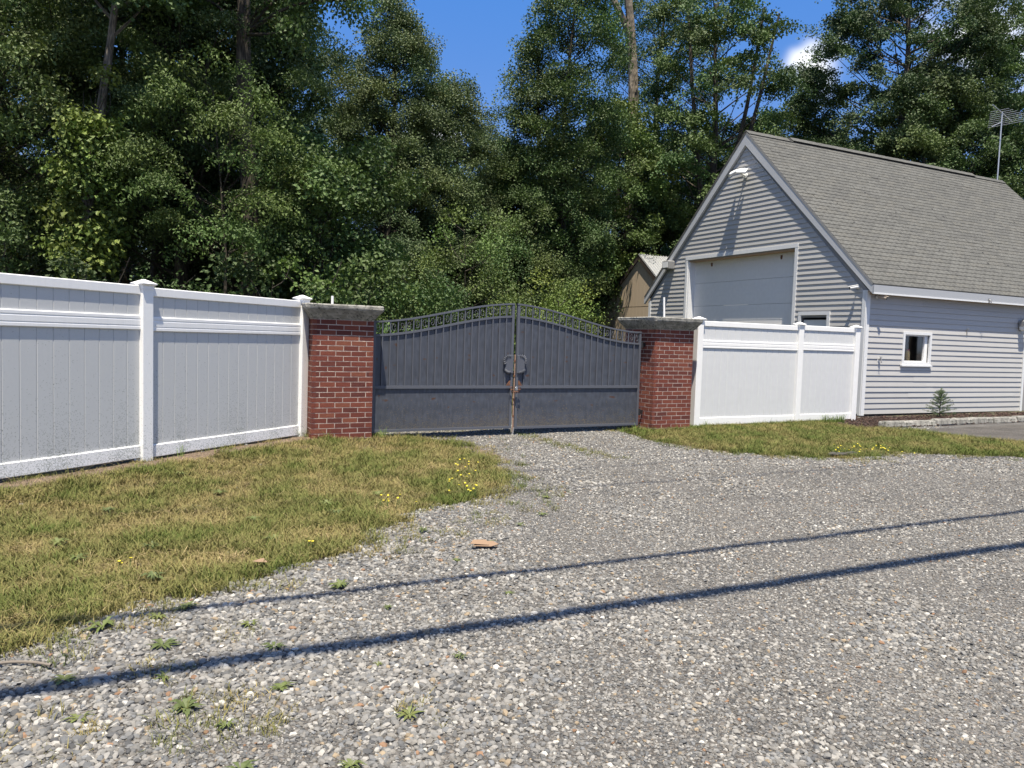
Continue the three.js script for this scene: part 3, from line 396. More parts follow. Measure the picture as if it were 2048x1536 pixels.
{
  const r = mulberry(88), EXP = 0.114;
  // walls behind the siding
  const gs = new THREE.Shape([[-GARW, 0], [0, 0], [0, EAVE - 0.05], [-GARW / 2, RIDGE - 0.12], [-GARW, EAVE - 0.05]].map(p => new THREE.Vector2(...p)));
  const hole = (s, x0, x1, y0, y1) => s.holes.push(new THREE.Path([[x0, y0], [x0, y1], [x1, y1], [x1, y0]].map(p => new THREE.Vector2(...p))));
  hole(gs, -5.66, -1.93, 0.02, 3.68); hole(gs, -1.69, -0.93, 0.02, 2.13);
  const gw = part('gable_wall', new THREE.ExtrudeGeometry(gs, { depth: 0.10, bevelEnabled: false }).translate(0, 0, -0.103), M.sheath, house); gw.rotation.y = GT;
  const ss = new THREE.Shape([[0.101, 0], [GARL, 0], [GARL, EAVE - 0.08], [0.101, EAVE - 0.08]].map(p => new THREE.Vector2(...p))); hole(ss, 1.19, 2.02, 1.22, 1.81);
  const sw = part('long_wall', new THREE.ExtrudeGeometry(ss, { depth: 0.10, bevelEnabled: false }).translate(0, 0, -0.103), M.sheath, house);
  part('rear_wall', box(GARL - 0.1, EAVE - 0.08, 0.1, GARL / 2 + 0.05, EAVE / 2 - 0.04, -GARW + 0.05), M.sheath, house);
  const fg = part('far_gable_wall', new THREE.ExtrudeGeometry(new THREE.Shape([[-GARW + 0.1, 0], [-0.11, 0], [-0.11, EAVE - 0.1], [-GARW / 2, RIDGE - 0.22], [-GARW + 0.1, EAVE - 0.1]].map(p => new THREE.Vector2(...p))), { depth: 0.1, bevelEnabled: false }).translate(0, 0, -GARL), M.sheath, house); fg.rotation.y = GT;
  part('floor', box(GARL - 0.2, 0.06, GARW - 0.2, GARL / 2, 0.03, -GARW / 2), M.inner, house);
  // siding of the gable
  const bound = y => [-(GARW - Math.max(0, (y - 2.60) / SLOPE)) + 0.02, -Math.max(0, (y - 2.60) / SLOPE) - 0.02];
  for (let y = 0.12; y < 6.42; y += EXP) { const y1 = Math.min(y + EXP + 0.004, 6.44); let [a0, b0] = bound(y), [a1, b1] = bound(y1); const holes = []; if (y < 3.70) holes.push([-5.70, -1.89]); if (y < 2.13) holes.push([-1.72, -0.90]); if (b0 - a0 < 0.06) continue;
    for (const [p, q] of cut(a0, b0, holes)) { const m = part('siding_course', plank(p, q, p === a0 ? a1 : p, q === b0 ? b1 : q, y1 - y), sidingMats[Math.floor(r() * 3)], gw, 0, y, (r() - 0.5) * 0.0012); } }
  // siding of the long wall, in lengths that lap
  for (let y = 0.14; y < 2.64; y += EXP) { const y1 = y + EXP + 0.004, holes = []; if (y1 > 1.19 && y < 1.83) holes.push([1.16, 2.05]); if (y < 2.1) holes.push([5.40, 6.45]); let x = 0.06; const seg = []; let nx = 0.06 + 1.2 + r() * 2.6; while (x < GARL - 0.05) { seg.push([x, Math.min(nx, GARL - 0.05)]); x = nx; nx += 3.66; }
    for (const [p, q] of seg) for (const [u, v] of cut(p, q, holes)) { const sag = (r() - 0.5) * 0.004; part('siding_course', plank(u, v + 0.015, u, v + 0.015, y1 - y), sidingMats[Math.floor(r() * 3)], sw, 0, y + sag, r() * 0.0025); } }
  // white corner post, base, door and window trim
  part('corner_trim', merge([mbox(0.10, 2.56, 0.026, 0.035, 1.39, 0.012), mbox(0.026, 2.56, 0.085, -0.014, 1.39, -0.04)]), M.trim, house);
  part('corner_trim', mbox(0.03, 2.56, 0.10, -0.015, 1.39, -GARW + 0.04), M.trim, house);
  part('foundation', merge([box(GARL, 0.14, 0.08, GARL / 2, 0.07, -0.042), box(0.06, 0.14, GARW - 0.1, -0.0, 0.07, -GARW / 2)]), M.dark, house);
  // roll-up door with its casing
  const dt = part('roll_up_door', box(3.75, 0.02, 0.05, -3.795, 3.69, -0.22), M.wood, house); dt.rotation.y = GT;
  const secH = 0.605; for (let k = 0; k < 6; k++) { const y0 = 0.06 + k * secH, h = Math.min(secH, 3.67 - y0) - 0.006; part('door_section', merge([mbox(3.72, h, 0.04, 0, h / 2, 0), ...[0.2, 0.4, 0.6, 0.8].map(q => mbox(3.72, 0.012, 0.046, 0, h * q, 0))]), M.doorPanel, dt, -3.795, y0, -0.23); }
  for (const x of [-4.95, -2.55]) part('strap', merge([box(0.035, 0.09, 0.02, 0, 0, 0), cyl(0.02, 0.02, 0.03, 8).rotateX(1.57)]), M.rust, dt, x, 3.55, -0.195);
  const casing = (n, g) => { const o = part(n, g, M.trim, house); o.rotation.y = GT; };
  casing('door_casing', mbox(0.085, 3.70, 0.03, -5.695, 1.85, 0.014)); casing('door_casing', mbox(0.085, 3.70, 0.03, -1.895, 1.85, 0.014)); casing('door_casing', mbox(3.89, 0.085, 0.032, -3.795, 3.7435, 0.015));
  casing('door_jamb', mbox(0.04, 3.66, 0.22, -5.636, 1.84, -0.115)); casing('door_jamb', mbox(0.04, 3.66, 0.22, -1.954, 1.84, -0.115)); const hb = part('header_board', mbox(3.64, 0.03, 0.215, -3.795, 3.664, -0.115), M.wood, house); hb.rotation.y = GT;
  // entry door behind the fence
  casing('door_casing', mbox(0.075, 2.16, 0.035, -1.705, 1.10, 0.018)); casing('door_casing', mbox(0.075, 2.16, 0.035, -0.915, 1.10, 0.018)); casing('door_casing', mbox(0.865, 0.075, 0.036, -1.31, 2.2175, 0.0185));
  const ed = part('entry_door', merge([mbox(0.12, 2.02, 0.04, -1.60, 1.07, -0.08), mbox(0.12, 2.02, 0.04, -1.02, 1.07, -0.08), mbox(0.46, 0.20, 0.04, -1.31, 1.98, -0.08), mbox(0.46, 1.20, 0.04, -1.31, 0.66, -0.08)]), M.trim, house); ed.rotation.y = GT;
  for (let k = 0; k < 3; k++) part('pane', box(0.128, 0.60, 0.006, -1.462 + k * 0.152, 1.57, -0.085), M.glass, ed); for (let k = 0; k < 2; k++) part('glazing_bar', box(0.022, 0.62, 0.03, -1.386 + k * 0.152, 1.57, -0.085), M.trim, ed);
  part('door_handle', merge([new THREE.SphereGeometry(0.03, 12, 8), cyl(0.012, 0.012, 0.06, 8).rotateX(1.57).translate(0, 0, -0.03)]), M.steel, ed, -1.57, 1.0, 0.0);
  // small window
  const wn = part('window', merge([mbox(0.06, 0.70, 0.035, 1.175, 1.515, 0.018), mbox(0.06, 0.70, 0.035, 2.035, 1.515, 0.018), mbox(0.80, 0.055, 0.034, 1.605, 1.8375, 0.0175), mbox(0.80, 0.06, 0.034, 1.605, 1.195, 0.0175)]), M.trim, house);
  part('sash', merge([mbox(0.035, 0.59, 0.05, 1.2225, 1.515, -0.05), mbox(0.09, 0.59, 0.05, 1.96, 1.515, -0.05), mbox(0.67, 0.03, 0.05, 1.575, 1.795, -0.05), mbox(0.67, 0.035, 0.05, 1.575, 1.2375, -0.05)]), M.vinylPlain, wn);
  part('pane', box(0.67, 0.53, 0.005, 1.575, 1.517, -0.055), M.glass, wn); part('sill', mbox(0.98, 0.03, 0.06, 1.605, 1.152, 0.03), M.trim, wn);
  part('inner_sill', box(0.9, 0.03, 0.25, 1.6, 1.2, -0.235), M.inner, wn);
  // casing of a door at the far end of the long wall
  const fd = part('side_door', mbox(0.9, 1.95, 0.04, 5.92, 1.075, -0.06), M.trim, house); part('door_casing', mbox(0.075, 2.0, 0.036, 5.43, 1.10, 0.018), M.trim, fd); part('door_casing', mbox(0.075, 2.0, 0.036, 6.42, 1.10, 0.018), M.trim, fd); part('door_casing', mbox(1.06, 0.08, 0.036, 5.925, 2.14, 0.018), M.trim, fd);

  // roof: front slope with single shingles, rear slope, rake boards, fascia, ridge
  const run = GARW / 2 + 0.19, rise = RIDGE - EAVE, len = Math.hypot(run, rise), al = Math.atan2(rise, run), x0 = -0.07, x1 = GARL + 0.12;
  const roof = part('roof', mbox(x1 - x0, 0.05, len, (x0 + x1) / 2, -0.027, len / 2), M.sheath, house, 0, RIDGE + 0.055, -GARW / 2); roof.rotation.x = al;
  const rr = part('rear_roof', mbox(x1 - x0, 0.06, len, (x0 + x1) / 2, -0.03, -len / 2), shingleMats[1], house, 0, RIDGE + 0.052, -GARW / 2); rr.rotation.x = -al;
  const EX = 0.137, TW = 0.330, nC = Math.floor(len / EX), list = [];
  const sg = [0, 1, 2].map(v => jit(tris((() => { const w = TW / 2 - 0.0025 - v * 0.001, L = 0.155, P = [[-w, 0.001, -L], [w, 0.001, -L], [w, 0.0095 + v * 0.0012, 0], [-w, 0.0095, 0], [w, 0.0015, 0], [-w, 0.0015, 0]], o = []; for (const [a, b, c, d] of [[0, 3, 2, 1], [3, 5, 4, 2]]) o.push(...P[a], ...P[b], ...P[c], ...P[a], ...P[c], ...P[d]); o.push(...P[0], ...P[5], ...P[3], ...P[1], ...P[2], ...P[4]); return o; })(), (() => { const u = []; for (let k = 0; k < 18; k++) u.push(k % 2, (k % 3) * 0.3); return u; })()), 50 + v, 0.0008));
  for (const g of sg) { const p = g.attributes.position, uv = g.attributes.uv; for (let i = 0; i < p.count; i++) uv.setXY(i, p.getX(i) * 1.4, p.getZ(i) * 1.4 + p.getY(i)); }
  for (let c = 0; c < nC; c++) { const z = len - c * EX + 0.012, off = (c % 2 ? 0.5 : 0) * TW + ((c * 0.37) % 1) * 0.02; for (let x = x0 - off; x < x1; x += TW) { const cx = x + TW / 2; let sc = 1, px = cx; const a = Math.max(x, x0), b = Math.min(x + TW, x1); if (b - a < 0.05) continue; sc = (b - a) / TW; px = (a + b) / 2; list.push({ px, z, sc, v: Math.floor(r() * 3), m: Math.floor(r() * 5), ry: (r() - 0.5) * 0.006, dy: r() < 0.02 ? 0.004 : 0 }); } }
  list.sort((a, b) => (a.px * 0.7 - a.z) - (b.px * 0.7 - b.z)); const rest = [[], [], [], [], []];
  list.forEach((s, i) => { if (i < 300) { const o = part('shingle', sg[s.v], shingleMats[s.m], roof, s.px, s.dy, s.z); o.scale.x = s.sc; o.rotation.y = s.ry; } else { const g = sg[s.v].clone().scale(s.sc, 1, 1).rotateY(s.ry).translate(s.px, s.dy, s.z), uv = g.attributes.uv; const ju = r(), jv = r(); for (let k = 0; k < uv.count; k++) uv.setXY(k, uv.getX(k) + ju, uv.getY(k) + jv); rest[s.m].push(g); } });
  rest.forEach((l, i) => { part('shingle', merge(l), shingleMats[i], roof).userData.kind = 'stuff'; });
  // nail tabs that have lost their granules
  for (let k = 0; k < 22; k++) { part('worn_spot', new THREE.CircleGeometry(1, 7).rotateX(-1.57).scale(0.018 + r() * 0.03, 1, 0.012 + r() * 0.012), M.dark, roof, x0 + 0.6 + r() * 9, 0.0125, len - Math.round(4 + r() * (nC - 10)) * EX - 0.03); }
  for (let x = x0; x < x1 - 0.1; x += 0.29) { const raised = x > 1.3 && x < 8.6; const w = 0.305, g = merge([mbox(w, 0.012, 0.16, w / 2, 0, 0.078).rotateX(al * 0.9), mbox(w, 0.012, 0.16, w / 2, 0, -0.078).rotateX(-al * 0.9)]); const o = part('ridge_cap', g, shingleMats[Math.floor(r() * 5)], house, x, RIDGE + 0.066 + (raised ? 0.035 : 0.0) + r() * 0.003, -GARW / 2); o.rotation.z = 0.012; }
  part('ridge_vent', merge([mbox(7.3, 0.028, 0.11, 4.95, 0, 0.06).rotateX(al * 0.9), mbox(7.3, 0.028, 0.11, 4.95, 0, -0.06).rotateX(-al * 0.9)]), M.dark, house, 0, RIDGE + 0.073, -GARW / 2);
  const rake = (sx) => { const g = []; const e = [sx * run, EAVE - 0.005], p = [0, RIDGE - 0.005], H = 0.20, pos = [], q = (A, B, C, E) => pos.push(...A, ...B, ...C, ...A, ...C, ...E); const f = 0.065, bk = 0.0; const E0 = [e[0], e[1]], E1 = [e[0], e[1] - H * 0.78], P0 = p, P1 = [0, p[1] - H * 1.38]; const v = (a, z) => [a[0] - GARW / 2, a[1], z]; q(v(E0, f), v(E1, f), v(P1, f), v(P0, f)); q(v(E0, bk), v(P0, bk), v(P1, bk), v(E1, bk)); q(v(E1, f), v(E1, bk), v(P1, bk), v(P1, f)); q(v(E0, f), v(P0, f), v(P0, bk), v(E0, bk)); q(v(E0, f), v(E0, bk), v(E1, bk), v(E1, f)); const o = part('rake_board', tris(pos), M.fascia, house); o.rotation.y = GT; };
  rake(1); rake(-1);
  part('fascia', mbox(x1 - x0 + 0.0, 0.155, 0.022, (x0 + x1) / 2, EAVE - 0.052, 0.203), M.gutterGrey, house); part('drip_edge', mbox(x1 - x0, 0.03, 0.028, (x0 + x1) / 2, EAVE - 0.142, 0.208), M.trim, house);
  part('soffit', mbox(GARL, 0.02, 0.19, GARL / 2, EAVE - 0.10, 0.097), M.soffit, house);
  part('frieze_board', mbox(GARL - 0.1, 0.05, 0.02, GARL / 2, EAVE - 0.137, 0.02), M.soffit, house);
  const cable = part('cable', tubeAlong([[-4.02, 6.05, 0.03], [-4.2, 5.86, 0.03], [-4.6, 5.42, 0.028], [-5.2, 4.8, 0.028]], 0.008, 20, 5), M.whitePaint, house); cable.rotation.y = GT;
}
// things fixed to the garage: place by (along gable, height, out) or (along long wall, height, out)
const onGable = (u, y, out) => { const c = Math.cos(HOUSE_A), s = Math.sin(HOUSE_A), lx = -out, lz = -u; return [[HOUSE_C[0] + lx * c + lz * s, y, -HOUSE_C[1] - lx * s + lz * c], HOUSE_A + GT]; };
const onLong = (x, y, out) => { const c = Math.cos(HOUSE_A), s = Math.sin(HOUSE_A); return [[HOUSE_C[0] + x * c + out * s, y, -HOUSE_C[1] - x * s + out * c], HOUSE_A]; };
{
  const t = thing('flood_light', 'white twin-head flood light high on the grey gable', 'flood light', ...onGable(3.62, 5.58, 0.018));
  part('base', cyl(0.06, 0.06, 0.03, 16).rotateX(Math.PI / 2).translate(0, 0, 0.015), M.whitePaint, t); part('arm', rod([0, 0, 0.02], [0, 0.03, 0.16], 0.022), M.whitePaint, t);
  for (const s of [-1, 1]) { const h = part('lamp_head', merge([loft([[0.10, 0.14, -0.02, 0.02], [0.11, 0.15, 0.0, 0.02], [0.11, 0.15, 0.02, 0.02], [0.06, 0.08, 0.05, 0.02]])]), M.whitePaint, t, s * 0.13, 0.06, 0.25); h.rotation.set(0.55, s * 0.5, -s * 0.35); part('lens', box(0.17, 0.006, 0.24, 0, -0.022, 0), M.glass, h); part('knuckle', rod([0, 0, 0], [-s * 0.12, -0.05, -0.10], 0.016), M.whitePaint, h); }
  const w = thing('wall_light', 'grey box wall light beside the roll-up door', 'wall light', ...onGable(6.33, 3.50, 0.018)); part('housing', loft([[0.13, 0.09, 0, 0.012], [0.14, 0.11, 0.02, 0.012], [0.14, 0.11, 0.2, 0.012], [0.12, 0.09, 0.23, 0.012]]), M.greyMetal, w, 0, 0, 0.12); part('lens', mbox(0.22, 0.15, 0.01, 0, 0.11, 0.232), M.whitePaint, w); part('bracket', box(0.1, 0.1, 0.04, 0, 0.11, 0.015), M.greyMetal, w);
  const cam = (label, [p, a], yaw, light) => { const c = thing('security_camera', label, 'camera', p, a); part('mount', merge([cyl(0.035, 0.035, 0.02, 14).rotateX(Math.PI / 2).translate(0, 0, 0.01), rod([0, 0, 0.02], [0, -0.005, 0.08], 0.013)]), M.whitePaint, c); const b = part('body', merge([cyl(0.034, 0.034, 0.16, 16).rotateX(Math.PI / 2), box(0.06, 0.008, 0.19, 0, 0.036, 0.012)]), light ? M.whitePaint : M.soffit, c, 0, -0.01, 0.13); b.rotation.set(0.25, yaw, 0); part('lens', cyl(0.030, 0.030, 0.012, 16).rotateX(Math.PI / 2), M.black, b, 0, 0, 0.083); };
  cam('white bullet camera on the gable next to the corner trim', onGable(0.20, 2.735, 0.018), -0.6, true); cam('bullet camera tucked under the long eave at the garage corner', onLong(0.26, 2.54, 0.03), 0.5, false);
  const hk = thing('gutter_hook', 'small metal hook hanging from the eave fascia', 'hook', ...onLong(3.65, 2.60, 0.222)); part('hook', tubeAlong([[0, 0.06, 0.004], [0, 0.03, 0.03], [0.02, -0.01, 0.045], [0.04, 0.0, 0.03], [0.045, 0.05, 0.02]], 0.008, 20, 6), M.greyMetal, hk); part('plate', box(0.05, 0.10, 0.006, 0, 0.03, 0.002), M.greyMetal, hk);
  const fc = thing('wall_tap', 'small grey outdoor tap on the long siding wall', 'tap', ...onLong(0.44, 1.27, 0.012)); part('body', merge([rod([0, 0, 0], [0, 0, 0.07], 0.017), rod([0, 0, 0.06], [0, -0.07, 0.08], 0.013)]), M.greyMetal, fc); part('handle', merge([cyl(0.03, 0.03, 0.012, 12).translate(0, 0.05, 0.055), rod([0, 0, 0.055], [0, 0.05, 0.055], 0.008)]), M.greyMetal, fc); part('back_plate', box(0.07, 0.09, 0.008, 0, 0, 0.002), M.trim, fc);
  const cl = thing('line_cleat', 'thin dark cleat on the long siding wall under the shadow edge', 'cleat', ...onLong(3.25, 1.93, 0.012)); part('cleat', merge([box(0.015, 0.13, 0.02, 0, 0, 0.012), rod([0, 0.06, 0.01], [0, 0.06, 0.06], 0.008)]), M.greyMetal, cl);
  const ln = thing('wall_lantern', 'wall lantern with white shade beside the far side door', 'lantern', ...onLong(5.22, 2.03, 0.014)); part('shade', loft([[0.03, 0.03, 0, 0.01], [0.09, 0.07, 0.03, 0.02], [0.10, 0.08, 0.10, 0.02]]), M.whitePaint, ln, 0, -0.02, 0.10); part('housing', loft([[0.10, 0.08, 0, 0.01], [0.10, 0.08, 0.12, 0.01], [0.05, 0.04, 0.17, 0.01]]), M.greyMetal, ln, 0, 0.082, 0.10); part('back_plate', box(0.10, 0.22, 0.02, 0, 0.1, 0.01), M.greyMetal, ln);
  const bt = thing('bottle', 'red capped bottle on the sill behind the small window', 'bottle', ...onLong(1.42, 1.216, -0.2)); part('body', new THREE.LatheGeometry([[0, 0], [0.04, 0], [0.042, 0.10], [0.03, 0.13], [0.014, 0.15], [0.014, 0.17]].map(p => new THREE.Vector2(...p)), 14), M.redPlastic, bt); part('cap', cyl(0.017, 0.017, 0.02, 12).translate(0, 0.178, 0), M.whitePaint, bt);
  const cn = thing('canister', 'tall pale canister on the sill behind the small window', 'canister', ...onLong(1.62, 1.216, -0.2)); part('body', new THREE.LatheGeometry([[0, 0], [0.045, 0], [0.047, 0.01], [0.047, 0.22], [0.03, 0.26]].map(p => new THREE.Vector2(...p)), 14), M.ochre, cn); part('lid', cyl(0.034, 0.03, 0.025, 12).translate(0, 0.27, 0), M.redPlastic, cn);
  // aerial at the far end of the ridge
  const an = thing('tv_antenna', 'tall thin television aerial mast at the far end of the roof ridge', 'antenna', ...onLong(9.85, RIDGE + 0.02, -GARW / 2)); part('mast', rod([0, 0, 0], [0.02, 2.05, 0], 0.022), M.aluminium, an); part('boom', rod([-1.0, 2.0, 0.35], [1.2, 2.02, -0.4], 0.014), M.aluminium, an); for (let k = 0; k < 9; k++) { const q = -0.45 + k * 0.2, L = 0.25 + k * 0.06; part('element', rod([q - 0.25 * L * 0.6 + 0.1, 2.0, -q * 0.34 - L], [q + 0.25 * L * 0.6 + 0.1, 2.0, -q * 0.34 + L], 0.006, 5), M.aluminium, an); } part('stay', rod([0.015, 1.75, 0], [-0.75, 1.45, 0.2], 0.010), M.aluminium, an);
}
// ---------------------------------------------------------------- tan shed behind
{
  const C = [5.07, 24.17], Wd = 4.1, Ln = 5, E = 2.72, R = 4.36; const t = thing('shed', 'tan wooden shed with ribbed metal roof behind the garage', 'shed', [C[0], 0, -C[1]], HOUSE_A); const r = mulberry(5);
  const bw = 0.2; for (let x = -Wd; x < -0.01; x += bw) { const top = q => E + (R - E) * (1 - Math.abs(q + Wd / 2) / (Wd / 2)) - 0.04; const a = x, b = Math.min(x + bw, 0) - 0.006; for (const [y0, f] of [[0, () => 2.65], [2.67, top]]) { if (y0 === 0 && a > -1.75 && a < -0.75) { const g = tris(quadPrism(a, b, 0, 0.9, 0.9)); const o = part('wall_board', g, M.tan, t); o.rotation.y = GT; const g2 = tris(quadPrism(a, b, 2.0, 2.65, 2.65)); const o2 = part('wall_board', g2, M.tan, t); o2.rotation.y = GT; continue; } const ya = f(a), yb = f(b); if (ya < y0 + 0.02 && yb < y0 + 0.02) continue; const g = tris(quadPrism(a, b, y0, Math.max(ya, y0 + 0.01), Math.max(yb, y0 + 0.01))); const o = part('wall_board', g, M.tan, t); o.rotation.y = GT; } }
  part('window', box(0.03, 1.08, 1.0, 0.06, 1.45, 1.25 - 2.5 - 0.0), M.dark, t);
  part('side_wall', box(Ln, E, 0.06, Ln / 2, E / 2, -0.05), M.tan, t); part('side_wall', box(Ln, E, 0.06, Ln / 2, E / 2, -Wd + 0.05), M.tan, t); part('rear_wall', box(0.06, E, Wd - 0.2, Ln, E / 2, -Wd / 2), M.tan, t);
  const run = Wd / 2 + 0.22, rise = (R - E) / (Wd / 2) * run, len = Math.hypot(run, rise), al = Math.atan2(rise, run);
  for (const s of [1, -1]) { const rf = part('roof', mbox(Ln + 0.2, 0.02, len, Ln / 2 + 0.02, 0, s * len / 2), s > 0 ? M.aluminium : M.black, t, 0, R + 0.04, -Wd / 2); rf.rotation.x = s * al; if (s > 0) for (let x = -0.05; x < Ln + 0.1; x += 0.11) part('roof_rib', box(0.045, 0.03, len, 0, 0.022, len / 2), M.aluminium, rf, x, 0, 0); }
  const rk = part('rake_board', merge([mbox(0.04, 0.14, len, -0.055, -0.06, len / 2).rotateX(al).translate(0, R + 0.04, -Wd / 2), mbox(0.04, 0.14, len, -0.055, -0.06, -len / 2).rotateX(-al).translate(0, R + 0.04, -Wd / 2)]), mat('darkBrown', [0.05, 0.035, 0.028], 0.9), t);
}
function quadPrism(a, b, y0, ya, yb) { const z = 0.02, P = [[a, y0, z], [b, y0, z], [b, yb, z], [a, ya, z], [a, y0, 0], [b, y0, 0], [b, yb, 0], [a, ya, 0]], o = []; for (const [i, j, k, l] of [[0, 1, 2, 3], [5, 4, 7, 6], [3, 2, 6, 7], [4, 0, 3, 7], [1, 5, 6, 2]]) o.push(...P[i], ...P[j], ...P[k], ...P[i], ...P[k], ...P[l]); return o; }

// ---------------------------------------------------------------- trees
function leafSpray(seed, n, len, wid, rx, ry) { // a twig with leaves, spread in a flat fan
  const r = mulberry(seed), pos = []; const v = new THREE.Vector3(), q = new THREE.Quaternion(), e = new THREE.Euler();
  for (let i = 0; i < n; i++) { const a = r() * 6.283, k = Math.sqrt(r()), cx = Math.cos(a) * k * rx, cz = Math.sin(a) * k * rx, cy = (r() - 0.5) * 2 * ry - k * k * ry * 0.8; e.set((r() - 0.5) * 2.2 + 0.45, a + (r() - 0.5) * 2.2, (r() - 0.5) * 1.8, 'YXZ'); q.setFromEuler(e); const L = len * (0.7 + 0.6 * r()), w = wid * (0.8 + 0.4 * r()); const P = [[0, 0, 0], [-w / 2, 0.16 * w, L * 0.42], [0, -L * 0.06, L], [w / 2, 0.16 * w, L * 0.42]].map(p => { v.set(...p).applyQuaternion(q); return [v.x + cx, v.y + cy, v.z + cz]; }); pos.push(...P[0], ...P[1], ...P[2], ...P[0], ...P[2], ...P[3]); }
  return tris(pos);
}
const sprays = { maple: leafSpray(1, 40, 0.09, 0.078, 0.30, 0.14), broad: leafSpray(2, 42, 0.078, 0.052, 0.30, 0.15), fine: leafSpray(3, 44, 0.062, 0.046, 0.28, 0.17), locust: leafSpray(4, 54, 0.06, 0.032, 0.32, 0.09), vine: leafSpray(5, 30, 0.088, 0.078, 0.26, 0.16) };
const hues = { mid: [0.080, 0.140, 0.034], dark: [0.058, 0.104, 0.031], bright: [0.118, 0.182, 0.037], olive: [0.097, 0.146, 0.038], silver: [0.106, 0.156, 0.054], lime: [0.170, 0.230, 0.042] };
let totalSprays = 0;
function limbGeo(pts, r0, r1, n = 6, seg) { const c = new THREE.CatmullRomCurve3(pts), S = seg ?? Math.max(3, pts.length * 2), fr = c.computeFrenetFrames(S, false), pos = [], uv = []; const ring = k => { const u = k / S, p = c.getPointAt(u), R = lerp(r0, r1, u), o = []; for (let j = 0; j <= n; j++) { const a = j / n * 6.2832; o.push([p.x + R * (Math.cos(a) * fr.normals[k].x + Math.sin(a) * fr.binormals[k].x), p.y + R * (Math.cos(a) * fr.normals[k].y + Math.sin(a) * fr.binormals[k].y), p.z + R * (Math.cos(a) * fr.normals[k].z + Math.sin(a) * fr.binormals[k].z)]); } return o; }; const len = c.getLength(); let A = ring(0); for (let k = 0; k < S; k++) { const B = ring(k + 1), v0 = k / S * len * 0.5, v1 = (k + 1) / S * len * 0.5; for (let j = 0; j < n; j++) { const u0 = j / n, u1 = (j + 1) / n; pos.push(...A[j], ...A[j + 1], ...B[j + 1], ...A[j], ...B[j + 1], ...B[j]); uv.push(u0, v0, u1, v0, u1, v1, u0, v0, u1, v1, u0, v1); } A = B; } return tris(pos, uv); }
